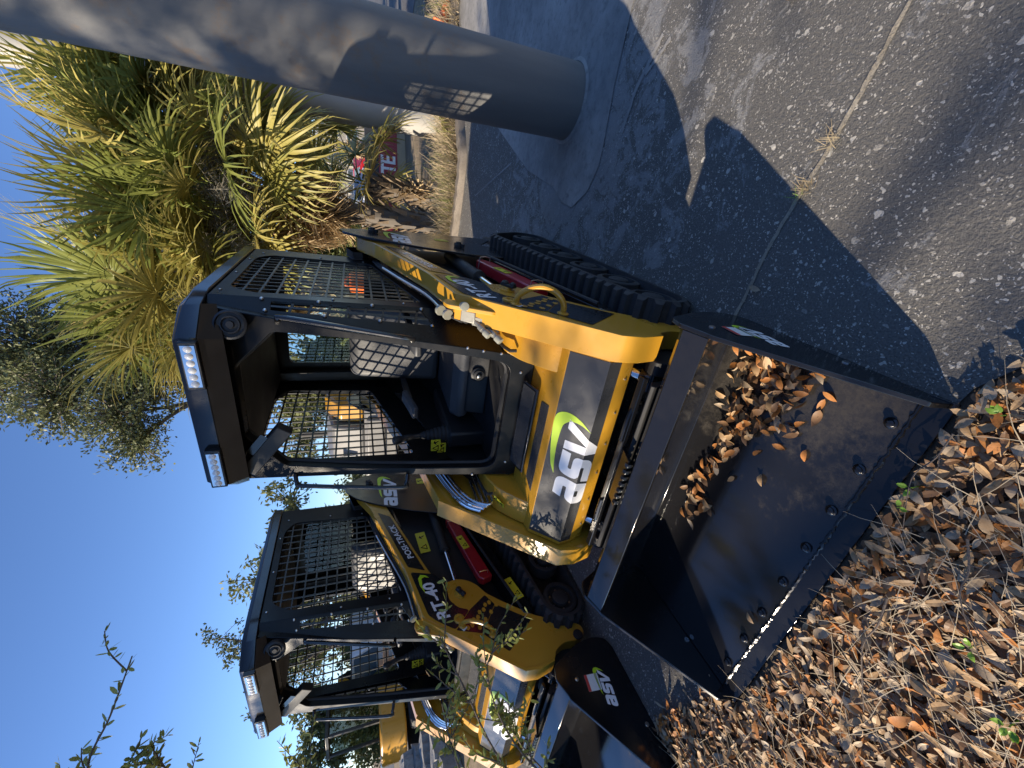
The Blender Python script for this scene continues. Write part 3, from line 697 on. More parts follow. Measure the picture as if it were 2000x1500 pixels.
def _asphalt():
    t = NT('asphalt'); v = t.coord()
    big = t.noise(1.1, 5, 0.6, v); mid = t.noise(7, 6, 0.65, v); fine = t.noise(160, 3, 0.7, v); vfine = t.noise(420, 2, 0.6, v)
    base = t.mix(big, (0.068, 0.066, 0.062), (0.110, 0.105, 0.097)); base = t.mix(t.ramp(fine, [(0.35, 0.0), (0.7, 0.8)]), base, (0.165, 0.156, 0.142))
    # pale aggregate flecks
    dv = t.n('ShaderNodeMix'); dv.data_type = 'VECTOR'; dv.inputs[0].default_value = 0.03
    nn = t.n('ShaderNodeTexNoise'); nn.inputs['Scale'].default_value = 40; t.l(v, nn.inputs['Vector']); t.l(v, dv.inputs[4]); t.l(nn.outputs['Color'], dv.inputs[5])
    fl = None
    for sc_, th, keep in ((34, 0.34, 0.60), (78, 0.38, 0.52), (150, 0.42, 0.5)):
        vo = t.n('ShaderNodeTexVoronoi'); vo.inputs['Scale'].default_value = sc_; t.l(dv.outputs[1], vo.inputs['Vector'])
        r_ = t.n('ShaderNodeSeparateColor'); t.l(vo.outputs['Color'], r_.inputs[0])
        a = t.math('LESS_THAN', vo.outputs['Distance'], t.math('MULTIPLY', r_.outputs[1], th)); b = t.math('GREATER_THAN', r_.outputs[0], keep)
        c = t.math('MULTIPLY', a, b); fl = c if fl is None else t.math('MAXIMUM', fl, c)
    fl = t.math('MULTIPLY', fl, t.ramp(mid, [(0.34, 0.0), (0.52, 1.0)]))
    col_ = t.mix(t.math('MULTIPLY', fl, 0.85), base, (0.50, 0.47, 0.41))
    # cement residue, densest near the footing
    x, y, z = t.sep(v)
    dx = t.math('SUBTRACT', x, 1.5); dy = t.math('SUBTRACT', y, 2.4)
    d = t.math('SQRT', t.math('ADD', t.math('MULTIPLY', dx, dx), t.math('MULTIPLY', dy, dy)))
    near = t.ramp(t.math('MULTIPLY', d, 0.5), [(0.12, 0.17), (0.5, 0.085), (0.85, -0.06)])
    nb = t.math('ADD', t.noise(5, 10, 0.78, v, 0.6), near)
    res = t.ramp(nb, [(0.585, 0.0), (0.63, 0.6), (0.78, 0.75)])
    col_ = t.mix(res, col_, (0.27, 0.27, 0.265))
    # hairline cracks
    ck = t.voro(1.7, dv.outputs[1], 'DISTANCE_TO_EDGE'); ck = t.ramp(ck, [(0.0, 0.7), (0.006, 0.0)])
    col_ = t.mix(t.math('MULTIPLY', ck, t.ramp(big, [(0.45, 0.0), (0.6, 1.0)])), col_, (0.15, 0.14, 0.13))
    t.set(Base_Color=col_, Roughness=0.88, Specular_IOR_Level=0.3)
    h = t.math('ADD', t.math('MULTIPLY', fine, 1.0), t.math('MULTIPLY', t.noise(55, 4, 0.6, v), 1.2)); h = t.math('ADD', h, t.math('MULTIPLY', fl, 0.3))
    t.bump(h, 0.75, 0.008); M['asphalt'] = t.m
_asphalt()
def ground_mat(name, c1, c2, c3, sc1=3, rough=0.95, bump=0.5):
    t = NT(name); v = t.coord(); a = t.noise(sc1, 8, 0.7, v); b = t.noise(sc1*12, 5, 0.7, v); f = t.noise(150, 3, 0.7, v)
    c = t.mix(t.ramp(a, [(0.35, 0.0), (0.65, 1.0)]), c1, c2); c = t.mix(t.ramp(b, [(0.5, 0.0), (0.75, 0.8)]), c, c3)
    t.set(Base_Color=c, Roughness=rough, Specular_IOR_Level=0.2); t.bump(t.math('ADD', b, f), bump, 0.012); M[name] = t.m
ground_mat('soil', (0.055, 0.042, 0.030), (0.11, 0.085, 0.06), (0.17, 0.14, 0.10))
ground_mat('dry_ground', (0.17, 0.13, 0.085), (0.26, 0.20, 0.13), (0.12, 0.13, 0.05), 1.2)
ground_mat('concrete', (0.17, 0.166, 0.16), (0.33, 0.32, 0.30), (0.12, 0.117, 0.115), 1.3, 0.85, 0.25)
ground_mat('kerb_concrete', (0.15, 0.13, 0.11), (0.22, 0.19, 0.16), (0.10, 0.088, 0.075), 4, 0.9, 0.3)
ground_mat('road', (0.09, 0.09, 0.092), (0.13, 0.13, 0.13), (0.07, 0.07, 0.07), 0.6, 0.9, 0.2)
ground_mat('joint_sand', (0.24, 0.21, 0.16), (0.36, 0.32, 0.25), (0.12, 0.105, 0.085), 9, 0.95, 0.6)
sheet('ground', [(-160,-60),(160,-60),(160,260),(-160,260)], -.03, M['dry_ground'], cuts=False)
LOT_EDGE = [(.20,-.2),(.12,.12),(.05,.36),(-.04,.50),(-.25,.66),(-.45,.77),(-.80,.97),(-1.15,1.15),(-1.40,1.32),(-1.62,1.52),(-1.80,1.63),(-2.1,1.75),(-2.6,2.0),(-3.2,2.2),(-4.2,2.9)]
lot = sheet('parking_lot', LOT_EDGE[::-1] + [(.25,-4),(9.5,-4),(9.5,3.2),(5.2,5.35),(4.2,5.22),(3.48,5.15),(3.065,5.09),(2.63,5.33),(2.31,5.6),(1.6,6.2),(-.5,6.9),(-3.5,6.6),(-4.5,4.5)], 0.0, M['asphalt'])
soil = sheet('soil', [(.6,-3),(.6,.3),(-.1,.9),(-1.2,1.6),(-2.0,2.1),(-4.4,3.2),(-7,3),(-7,-3)], -.006, M['soil'])
pad = sheet('concrete_pad', [(1.21,2.40),(1.225,2.20),(1.32,2.06),(1.43,2.0),(1.68,1.89),(1.90,1.765),(2.02,1.695),(4.0,.6),(9.4,-2.2),(9.4,3.1),(5.1,5.25),(4.3,5.1),(3.2,4.35),(1.84,3.13),(1.47,2.66),(1.30,2.53)], .004, M['concrete'], cuts=False)
# joints between the asphalt slabs, filled with sand
def strip(name, pts, w, z, mat, parent, seed=1):
    rr = random.Random(seed); P = smoothpath([(x, y, 0) for x, y in pts], 10); m = MB(); n = len(P); vs = []
    for i, p in enumerate(P):
        d = (P[min(i+1, n-1)]-P[max(i-1, 0)]).normalized(); q = Vector((-d.y, d.x, 0))
        a, b = w*rr.uniform(.55, 1.1), w*rr.uniform(.55, 1.1)
        e = p + q*a; f = p - q*b; vs += [(e.x, e.y, z+gz(e.x, e.y)), (f.x, f.y, z+gz(f.x, f.y))]
    m.add(vs, [(2*i+1, 2*i+3, 2*i+2, 2*i) for i in range(n-1)])
    return m.build(name, mat, parent, smooth=None, recalc=False)
strip('slab_joint', [(1.45,.28),(.998,.598),(.861,.692),(.716,.802),(.606,.899),(.461,1.011),(.26,1.143),(.02,1.33)], .0085, .003, M['joint_sand'], lot, 2)
strip('cement_streak', [(1.66,1.50),(1.60,1.60),(1.54,1.70),(1.46,1.77),(1.385,1.835)], .016, .003, M['concrete'], lot, 4)
strip('cement_streak', [(1.60,1.45),(1.575,1.55),(1.56,1.63)], .012, .0035, M['concrete'], lot, 5)
strip('slab_joint', [(3.4,4.2),(3.0,3.7),(2.75,3.5),(2.4,3.3)], .012, .008, M['road'], pad, 6)
strip('slab_joint', [(2.35,4.75),(2.2,4.0),(2.1,3.5)], .010, .004, M['concrete'], lot, 7)
# kerb along the planting bed
def kerb(name, pts, w, h, mat):
    P = smoothpath([(x, y, 0) for x, y in pts], 8); m = MB(); n = len(P); k = 0
    prof = [(-w/2,-.03),(-w/2,h*.7),(-w/2+.02,h),(w/2-.02,h),(w/2,h*.7),(w/2,-.03)]
    for i, p in enumerate(P):
        d = (P[min(i+1, n-1)]-P[max(i-1, 0)]).normalized(); q = Vector((-d.y, d.x, 0))
        for (a, b) in prof: e = p + q*a; m.v.append((e.x, e.y, b + .006*math.sin(i*1.7)))
    c = len(prof)
    for i in range(n-1):
        for j in range(c-1): m.f.append((i*c+j, i*c+j+1, (i+1)*c+j+1, (i+1)*c+j))
    m.f += [tuple(range(c)), tuple(range((n-1)*c, n*c))[::-1]]
    o = m.build(name, mat, None, smooth=40); o['kind'] = 'structure'; return o
kerb('kerb', [(9.6,3.25),(5.3,5.42),(4.2,5.33),(3.48,5.27),(3.065,5.20),(2.68,5.44),(2.36,5.72),(1.62,6.32),(-.5,7.0),(-3.6,6.7)], .20, .085, M['kerb_concrete'])
sheet('road', [(9.0,9.0),(30,-4),(60,-4),(60,26),(10.5,26)], -.022, M['road'], cuts=False)
sheet('road', [(-60,26),(60,26),(60,48),(-60,48)], -.022, M['road'], cuts=False)
kerb('road_kerb', [(6.3,7.8),(7.2,7.3),(8.6,6.5),(12,4.6)], .22, .12, M['kerb_concrete'])

# ------------------------------------------------------------------ poles
def _galv():
    t = NT('weathered_steel'); v = t.coord(); x, y, z = t.sep(v)
    st = t.n('ShaderNodeMapping'); st.inputs['Scale'].default_value = (9, 9, 1.2); t.l(v, st.inputs[0])
    a = t.noise(1.0, 8, 0.65, st.outputs[0]); b = t.noise(7, 9, 0.75, v); c = t.noise(90, 3, 0.6, v)
    base = t.mix(a, (0.105, 0.109, 0.115), (0.185, 0.183, 0.178))
    rust = t.ramp(t.math('ADD', t.math('MULTIPLY', b, 0.8), t.math('MULTIPLY', t.ramp(z, [(0.2, 0.0), (0.9, 1.0)]), 0.13)), [(0.55, 0.0), (0.66, 0.45), (0.78, 0.8)])
    base = t.mix(rust, base, t.mix(c, (0.15, 0.085, 0.04), (0.27, 0.175, 0.095)))
    sc2 = t.ramp(t.noise(34, 4, 0.8, st.outputs[0]), [(0.66, 0.0), (0.72, 0.6)]); base = t.mix(sc2, base, (0.28, 0.265, 0.24))
    t.set(Base_Color=base, Roughness=0.62, Metallic=0.0, Specular_IOR_Level=0.4); t.bump(t.math('ADD', b, t.math('MULTIPLY', c, 0.4)), 0.15, 0.01); M['weathered_steel'] = t.m
_galv()
def _pole2():
    t = NT('grey_coat'); v = t.coord(); a = t.noise(3, 6, 0.6, v)
    t.set(Base_Color=t.mix(a, (0.30, 0.29, 0.275), (0.38, 0.37, 0.35)), Roughness=0.6); M['grey_coat'] = t.m
_pole2()
def pole(loc, r, h, lean, mat, label, collar=True):
    e = empty('steel_pole', loc, 0, label, 'pole')
    m = MB(); n = 48; rings = [(r, 0), (r, h*.2), (r, h*.5), (r, h)]; ax = Vector((lean[0], lean[1], 1))
    for (rr_, z) in rings:
        for k in range(n): a = 2*math.pi*k/n; m.v.append((ax.x*z + rr_*math.cos(a), ax.y*z + rr_*math.sin(a), z))
    for i in range(3):
        for k in range(n): a = i*n+k; b = i*n+(k+1) % n; m.f.append((a, b, b+n, a+n))
    m.f.append(tuple(range(3*n, 4*n)))
    m.build('shaft', mat, e)
    if collar:
        m = MB(); m.lathe((0,0,-.005), (0,0,1), [(r+.028,0),(r+.026,.006),(r+.012,.010),(r+.004,.012),(r+.002,.006)], 48); m.build('grout_ring', M['concrete'], e)
    return e
pole((1.934,2.399,.004), .225, 9.0, (-.0411,-.0273), M['weathered_steel'], 'thick weathered steel pole rising from the concrete pad')
pole((4.40,6.62,-.03), .23, 9.0, (-.040,-.02), M['grey_coat'], 'smooth pale grey steel pole standing in the planting bed behind the kerb', False)

# ------------------------------------------------------------------ foliage materials and leaves
def leaf_mat(name, c1, c2, trans=0.25, rough=0.5, sc_=3.0):
    t = NT(name); v = t.coord(); oi = t.n('ShaderNodeObjectInfo'); a = t.noise(sc_, 4, 0.6, v)
    f = t.math('ADD', t.math('MULTIPLY', a, 0.9), t.math('MULTIPLY', oi.outputs['Random'], 0.35))
    c = t.mix(t.ramp(f, [(0.30, 0.0), (0.85, 1.0)]), c1, c2)
    t.set(Base_Color=c, Roughness=rough, Specular_IOR_Level=0.35)
    tr = t.n('ShaderNodeBsdfTranslucent'); t.l(c, tr.inputs[0]); mx = t.n('ShaderNodeMixShader'); mx.inputs[0].default_value = trans
    t.l(t.b.outputs[0], mx.inputs[1]); t.l(tr.outputs[0], mx.inputs[2]); t.l(mx.outputs[0], t.out.inputs[0]); M[name] = t.m
leaf_mat('palm_green', (0.125, 0.170, 0.040), (0.30, 0.31, 0.085), 0.38, 0.42)
leaf_mat('palm_yellow', (0.22, 0.22, 0.05), (0.46, 0.38, 0.12), 0.36, 0.45)
leaf_mat('palm_dry', (0.34, 0.23, 0.12), (0.62, 0.48, 0.29), 0.25, 0.7)
leaf_mat('palm_boot', (0.075, 0.055, 0.038), (0.23, 0.175, 0.12), 0.0, 0.9, 9)
leaf_mat('oak_leaf', (0.065, 0.085, 0.032), (0.16, 0.175, 0.08), 0.2, 0.5, 1.0)
leaf_mat('far_leaf', (0.065, 0.088, 0.028), (0.19, 0.20, 0.075), 0.25, 0.6, 0.5)
leaf_mat('shrub_leaf', (0.19, 0.22, 0.05), (0.36, 0.36, 0.11), 0.3, 0.4, 8)
leaf_mat('weed_leaf', (0.16, 0.30, 0.03), (0.25, 0.42, 0.06), 0.3, 0.4, 8)
leaf_mat('moss_grey', (0.13, 0.12, 0.095), (0.22, 0.20, 0.16), 0.2, 0.9)
leaf_mat('straw', (0.22, 0.165, 0.095), (0.42, 0.34, 0.21), 0.15, 0.75, 5)
leaf_mat('green_grass', (0.10, 0.14, 0.03), (0.24, 0.25, 0.07), 0.25, 0.6, 5)
def bark_mat(name, c1, c2):
    t = NT(name); v = t.coord('Object', (14, 14, 3)); a = t.noise(1, 7, 0.7, v); t.set(Base_Color=t.mix(a, c1, c2), Roughness=0.9); t.bump(a, 0.6, 0.02); M[name] = t.m
bark_mat('bark', (0.06, 0.05, 0.042), (0.16, 0.14, 0.12)); bark_mat('twig_bark', (0.085, 0.065, 0.05), (0.17, 0.13, 0.10))

def frond_mesh(name, seed, dry=0.0, petiole=0.95, fan=0.95, mats=()):
    rr = random.Random(seed); m = MB(); hub = None; pts = []
    for i in range(6):
        u = i/5; pts.append(Vector((petiole*u, 0, -.10*petiole*u*u*(1+3*dry))))
    hub = pts[-1]; fwd = (pts[-1]-pts[-2]).normalized(); upv = Vector((-fwd.z, 0, fwd.x)); side = Vector((0, 1, 0))
    m.tube(pts, [.020,.016,.013,.011,.010,.008], 5)
    nl = 46 if dry < .5 else 30
    for i in range(nl):
        a = R(-138 + 276*i/(nl-1)) + rr.uniform(-.04, .04); L = fan*(.62+.38*math.cos(a/2)**1.5)*rr.uniform(.85, 1.08)
        d = fwd*math.cos(a) + side*math.sin(a)
        cup = .55 - .75*abs(a)/2.4 + rr.uniform(-.2,.2)
        segs = 5; w0 = .0185*rr.uniform(.75, 1.2); p = hub + d*.0; dirv = (d + upv*cup*.5).normalized()
        across = (side*math.cos(a) - fwd*math.sin(a)).normalized(); tw = rr.uniform(-.5, .5); drp = rr.uniform(.9, 3.2)*(1+1.2*dry); base = len(m.v)
        for k in range(segs+1):
            u = k/segs; w = w0*(0.35+0.75*u*2 if u < .35 else 1.0*(1-((u-.35)/.65)**1.6))+.0015
            ac = (across*math.cos(tw*u) + upv*math.sin(tw*u)).normalized()
            m.v += [tuple(p + ac*w), tuple(p + upv*(-.010*(1-u))), tuple(p - ac*w)]
            dirv = (dirv + Vector((0,0,-1))*.16*drp*u*u*1.6 + Vector((rr.uniform(-.05,.05), rr.uniform(-.05,.05), rr.uniform(-.05,.05)))).normalized()
            p = p + dirv*(L/segs)
        for k in range(segs):
            b = base+3*k; m.f += [(b, b+1, b+4, b+3), (b+1, b+2, b+5, b+4)]
    me = m.mesh(name, 60, recalc=False)
    return me
FR_G = []
for i in range(5): me = frond_mesh('frond', 20+i, 0.0, .85+.08*(i % 3), .92); me.materials.append(M['palm_green' if i < 2 else 'palm_yellow']); FR_G.append(me)
FR_D = []
for i in range(3): me = frond_mesh('dead_frond', 50+i, .9, .75, .82); me.materials.append(M['palm_dry']); FR_D.append(me)
FR_Y = []
for i in range(2): me = frond_mesh('yellowing_frond', 70+i, .45, .85, .9); me.materials.append(M['palm_yellow']); FR_Y.append(me)
_b = MB(); _b.add([(-.060,.01,0),(.060,.01,0),(.026,.004,.30),(-.026,.004,.30),(-.050,-.022,0),(.050,-.022,0),(.016,-.020,.33),(-.016,-.020,.33)], [(3,2,1,0),(4,5,6,7),(0,1,5,4),(1,2,6,5),(2,3,7,6),(3,0,4,7)])
BOOT = _b.mesh('leaf_base', 30); BOOT.materials.append(M['palm_boot'])
def palm(loc, h, seed, label, nfr=30, ndead=14, lean=(0,0), stalks=3, boots=60, rt=.15, fs=1.0, group='cabbage palms beyond the kerb', azr=None):
    rr = random.Random(seed); e = empty('cabbage_palm', loc, 0, label, 'palm', group)
    m = MB(); m.tube([(lean[0]*u, lean[1]*u, h*u-.05) for u in (0,.25,.5,.75,1.0)], [rt*1.15, rt, rt*.95, rt*.95, rt*.7], 14); tk = m.build('trunk', M['bark'], e)
    for i in range(boots):
        u = (i+.5)/boots; a = i*2.39996; z = .05 + u*(h-.15); s_ = rr.uniform(.5, .85)
        o = link('leaf_base', BOOT, None, tk); tilt = rr.uniform(.25, .75)
        c = Vector((lean[0]*u + math.cos(a)*rt*.92, lean[1]*u + math.sin(a)*rt*.92, z))
        o.matrix_local = Matrix.Translation(c) @ Matrix.Rotation(a + math.pi/2, 4, 'Z') @ Matrix.Rotation(tilt, 4, 'X') @ Matrix.Diagonal((s_, s_, s_, 1))
    top = Vector((lean[0], lean[1], h))
    def put(meshes, az, el, sc_, roll):
        o = link(meshes[0].name.split('.')[0] if True else '', rr.choice(meshes), None, e)
        x = Vector((math.cos(az)*math.cos(el), math.sin(az)*math.cos(el), math.sin(el))); y = Vector((-math.sin(az), math.cos(az), 0)); z = x.cross(y)
        Mx = Matrix(((x.x,y.x,z.x,0),(x.y,y.y,z.y,0),(x.z,y.z,z.z,0),(0,0,0,1)))
        o.matrix_local = Matrix.Translation(top + x*rr.uniform(.05, .15) + Vector((0,0,rr.uniform(-.15,.1)))) @ Mx @ Matrix.Rotation(roll, 4, 'X') @ Matrix.Diagonal((sc_, sc_, sc_, 1))
    for i in range(nfr):
        u = i/nfr; az = i*2.39996 + rr.uniform(-.25, .25); el = R(82 - 112*u**.8) + rr.uniform(-.12, .12)
        put(FR_G if u < .82 else FR_Y, az, el, fs*rr.uniform(.8, 1.15), rr.uniform(-1.0, 1.0))
    for i in range(ndead):
        put(FR_D, i*2.39996*1.3 + rr.uniform(-.3, .3), R(-48 - 34*rr.random()), fs*rr.uniform(.85, 1.1), rr.uniform(-.5, .5))
    for i in range(stalks):
        az = azr[i] if azr else rr.uniform(0, 6.28); m = MB(); d = Vector((math.cos(az), math.sin(az), 0)); spine = []
        for k in range(9): u = k/8; spine.append(top + d*(1.25*u)*fs + Vector((0, 0, (.55*u - 1.05*u*u)*fs)))
        m.tube(spine, [.012*(1-.7*k/8) for k in range(9)], 5)
        for k in range(170):
            u = rr.uniform(.25, 1); b = spine[0].lerp(spine[8], u); i0 = min(7, int(u*8)); b = spine[i0].lerp(spine[i0+1], u*8-i0)
            q = b + Vector((rr.gauss(0,1), rr.gauss(0,1), rr.gauss(-.3,.8))).normalized()*rr.uniform(.10, .34)*fs
            md = (b+q)/2 + Vector((rr.uniform(-.03,.03),)*3); m.tube([b, md, q], [.003, .0022, .0012], 3, cap=False)
            for _ in range(3):
                s0 = md.lerp(q, rr.random()); m.tube([s0, s0 + Vector((rr.uniform(-.08,.08), rr.uniform(-.08,.08), rr.uniform(-.09,.03)))], [.002, .001], 3, cap=False)
        m.build('seed_stalk', M['moss_grey'], e, smooth=None, recalc=False)
    return e
palm((2.68,6.55,-.03), 3.1, 11, 'tall cabbage palm with a criss-cross booted trunk and brown skirt of dead fronds', 66, 38, (-.02,-.15), 3, 110, .145, 1.0, azr=(-1.9, -2.5, -1.2))
palm((1.55,7.2,-.03), 3.5, 12, 'cabbage palm whose trunk stands hidden behind the loader cab with leaves', 66, 38, (.05,-.1), 2, 40, .16, 1.05, azr=(-2.2, -1.5))
palm((5.25,7.35,-.03), 3.7, 13, 'leaning cabbage palm with its trunk hidden behind the steel poles', 66, 34, (-.95,-.45), 2, 40, .16, 1.05, azr=(-1.6, -2.2))
palm((3.46,7.25,-.03), 1.28, 14, 'short young palm with dark upright stems and a scaly trunk', 12, 3, (.05,0), 0, 70, .155, .95)
palm((9.6,17.0,-.03), 2.3, 15, 'small distant palm standing before the cream building', 22, 6, (0,0), 0, 20, .16, 1.0)

# leafy clouds
def add_leaf(m, c, d, n, L, W):
    d = d.normalized(); s_ = d.cross(n)
    s_ = s_.normalized() if s_.length > 1e-4 else d.orthogonal().normalized()
    b = len(m.v); m.v += [tuple(c), tuple(c + d*L*.5 + s_*W*.5), tuple(c + d*L), tuple(c + d*L*.5 - s_*W*.5)]; m.f.append((b, b+1, b+2, b+3))
def rvec(rr): return Vector((rr.gauss(0,1), rr.gauss(0,1), rr.gauss(0,1))).normalized()
def tree(name, loc, trunk_h, blobs, nleaf, lsize, seed, label, lmat, group=None, cat='tree', rt=.16, moss=0, per=26, spread=.16, limb_r=.05):
    rr = random.Random(seed); e = empty(name, loc, 0, label, cat, group); L0 = Vector(loc)
    m = MB(); top = Vector((0,0,trunk_h)); m.tube(smoothpath([(0,0,-.05),(rt*.3,rt*.2,trunk_h*.4),(0,0,trunk_h)], 4), [rt*(1.2-.07*i) for i in range(9)], 10)
    lf = MB(); tips = []
    vol = [b[1]*b[2]*b[3] if len(b) > 2 else b[1]**3 for b in blobs]; tv = sum(vol)
    for bi, b in enumerate(blobs):
        c = Vector(b[0]); rad = Vector((b[1], b[2], b[3])) if len(b) > 2 else Vector((b[1],)*3)
        mid = top.lerp(c, .5) + Vector((rr.uniform(-.2,.2), rr.uniform(-.2,.2), rr.uniform(-.1,.25)))
        m.tube(smoothpath([top - Vector((0,0,.2)), mid, c], 5), [limb_r*(1.5-.1*i) for i in range(11)], 7)
        n = max(8, int(nleaf*vol[bi]/tv/per))
        for i in range(n):
            d = rvec(rr); p = c + Vector((d.x*rad.x, d.y*rad.y, d.z*rad.z))*(rr.random()**.45)
            st = c.lerp(p, .25); mdp = st.lerp(p, .6) + rvec(rr)*.08*rad.x
            m.tube([st, mdp, p], [limb_r*.28, limb_r*.16, limb_r*.07], 4, cap=False); tips.append(mdp)
            for k in range(per):
                q = mdp.lerp(p, rr.uniform(.1, 1.03)) + rvec(rr)*spread*min(1.1, abs(rr.gauss(0, .7)))
                add_leaf(lf, q, rvec(rr) + Vector((0,0,.1)), rvec(rr) + Vector((0,0,.8)), lsize*rr.uniform(.7, 1.3), lsize*rr.uniform(.35, .6))
    m.build('trunk', M['bark'], e)
    o = lf.build('crown', M[lmat], e, smooth=None, recalc=False)
    if moss:
        mm = MB()
        for i in range(moss):
            c = rr.choice(tips); L = rr.uniform(.2, .55)
            for k in range(14):
                q = c + Vector((rr.uniform(-.12,.12), rr.uniform(-.12,.12), 0)); pts = [q]
                for j in range(4): pts.append(pts[-1] + Vector((rr.uniform(-.04,.04), rr.uniform(-.04,.04), -L/4*rr.uniform(.6, 1.2))))
                mm.tube(pts, [.007, .009, .008, .006, .002], 3, cap=False)
        tag(mm.build('hanging_moss', M['moss_grey'], e, smooth=None, recalc=False), kind='stuff')
    return e
tree('oak_tree', (.2,12.2,-.03), 4.2, [((-.6,-.5,6.6),1.1,1.0,.9),((.2,-.8,5.9),1.1,1.0,.9),((-1.3,-.7,6.2),.8,.8,.7),((-.2,-.6,7.6),1.2,1.1,.8),((1.2,0,6.9),1.4,1.2,1.1),((1.0,0,8.2),1.4,1.2,1.0),((.3,0,9.0),1.2,1,.8),((2.2,.2,6.2),1.3,1,1.2),((.6,-.4,5.2),.9,.8,.6)], 46000, .085, 31, 'evergreen oak hung with grey moss, its crown spreading left of the palms', 'oak_leaf', moss=30, rt=.28, spread=.2)
tree('slender_tree', (-5.4,9.2,-.03), 2.4, [((.1,0,3.2),.75,.6,.55),((-.4,0,3.0),.7,.6,.5),((.35,0,3.75),.55,.5,.55),((.6,.1,4.1),.35,.3,.55),((-.75,0,3.3),.6,.5,.5),((0,0,2.5),.8,.7,.5)], 4200, .075, 32, 'thin twiggy tree rising behind the loader with the empty bucket', 'far_leaf', rt=.07, per=16, spread=.12, limb_r=.022)
for i, (x, y, h, w, lab) in enumerate([(.9,10.2,3.4,1.6,'leafy tree between the palms and the moss-hung oak'), (2.9,10.8,2.6,1.5,'leafy bush behind the booted palm trunk'), (-9.5,12.5,3.2,2.0,'leafy tree at the far end of the yard beside the rubble'), (-7.2,14.0,4.1,2.1,'bushy tree behind the white pickup'), (-4.6,13.0,4.3,2.3,'bushy tree filling the gap between the two loader cabs'), (-1.2,15.5,3.6,2.2,'pale green tree seen through the cab of the loader with leaves'), (1.6,17.5,3.4,2.2,'broad tree behind the moss-hung oak'), (-12.5,11.0,3.9,2.2,'dense dark tree closing off the yard past the rubble')]):
    rr = random.Random(100+i)
    bl = [((rr.uniform(-w*.6,w*.6), rr.uniform(-.4,.4), h*rr.uniform(.35,.95)), w*rr.uniform(.35,.6), w*.5, h*rr.uniform(.16,.28)) for k in range(8)] + [((rr.uniform(-w*.7,w*.7), -.3, h*.28), w*.5, w*.4, h*.25) for k in range(5)]
    tree('bushy_tree', (x, y, -.03), h*.45, bl, 14000, .14, 40+i, lab, 'far_leaf', 'trees at the back of the yard', rt=.12, per=24, spread=.22)
# the oak that throws the dappled shade, out of frame to the left
tree('shade_oak', (-9.4,.4,-.03), 3.6, [((0,-.4,4.8),.9,.6,.45),((0,-.95,4.75),.6,.4,.35),((.1,.5,5.1),1.0,.8,.6),((0,-.5,5.9),.9,.7,.5),((0,-.5,6.8),.9,.7,.6),((.1,-.4,7.7),.9,.7,.6),((-.3,-.55,6.5),.9,.6,.6),((.3,-.45,7.3),.9,.6,.6),((-.2,-.5,8.2),.9,.6,.5),((0,1.0,5.6),.8,.6,.6),((0,.5,7.2),1.0,.8,.6),((.2,-2.3,4.3),.35,.5,.2),((0,-3.3,4.9),.3,.4,.2),((-.2,-1.8,5.1),.3,.4,.2),((.3,-3.0,4.0),.3,.4,.15)], 5200, .105, 61, 'spreading oak throwing dappled shade over the parked loaders', 'oak_leaf', rt=.20, per=18, spread=.20, limb_r=.032)
for i, (x, y, h, w, lab) in enumerate([(9.5,-5.5,4.6,2.6,'tall bushy tree across the lot facing the loader fronts'), (4.0,-9.5,4.2,2.6,'bushy tree across the lot facing both loaders head on'), (-3.0,-9.0,4.6,2.6,'bushy tree facing the bucket with leaves'), (15.0,1.5,5.0,2.8,'bushy tree past the concrete pad'), (12.5,-2.5,4.2,2.4,'rounded tree between the pad and the lot corner')]):
    rr = random.Random(150+i)
    bl = [((rr.uniform(-w*.7,w*.7), rr.uniform(-.8,.8), h*rr.uniform(.3,.95)), w*rr.uniform(.4,.6), w*.5, h*rr.uniform(.16,.26)) for k in range(9)]
    tree('bushy_tree', (x, y, -.03), h*.45, bl, 3600, .22, 80+i, lab, 'far_leaf', 'trees round the edge of the lot', rt=.14, per=24, spread=.35)
# ------------------------------------------------------------------ fallen leaves, straw, twigs
def fallen_leaf_mesh(seed, L=.056, W=.0225):
    rr = random.Random(seed); m = MB(); n = 6; curl = rr.uniform(-.6, .9); fold = rr.uniform(.05, .45); bend = rr.uniform(-.5, .5)
    row = []
    for i in range(n+1):
        u = i/n; w = W*.5*(math.sin(math.pi*min(1, u*1.04)**.85)**.75 if 0 < u < 1 else 0); x = L*(u-.5)
        z = curl*L*.35*((u-.5)**2*4-.5) ; y0 = bend*L*.12*(u-.5)
        if i in (0, n): row.append((len(m.v),)); m.v.append((x, y0, z))
        else:
            row.append((len(m.v), len(m.v)+1, len(m.v)+2)); m.v += [(x, y0-w, z+w*fold), (x, y0, z), (x, y0+w, z+w*fold*rr.uniform(.6,1.3))]
    for i in range(n):
        a, b = row[i], row[i+1]
        if len(a) == 1: m.f += [(a[0], b[1], b[0]), (a[0], b[2], b[1])]
        elif len(b) == 1: m.f += [(a[0], a[1], b[0]), (a[1], a[2], b[0])]
        else: m.f += [(a[0], a[1], b[1], b[0]), (a[1], a[2], b[2], b[1])]
    return m
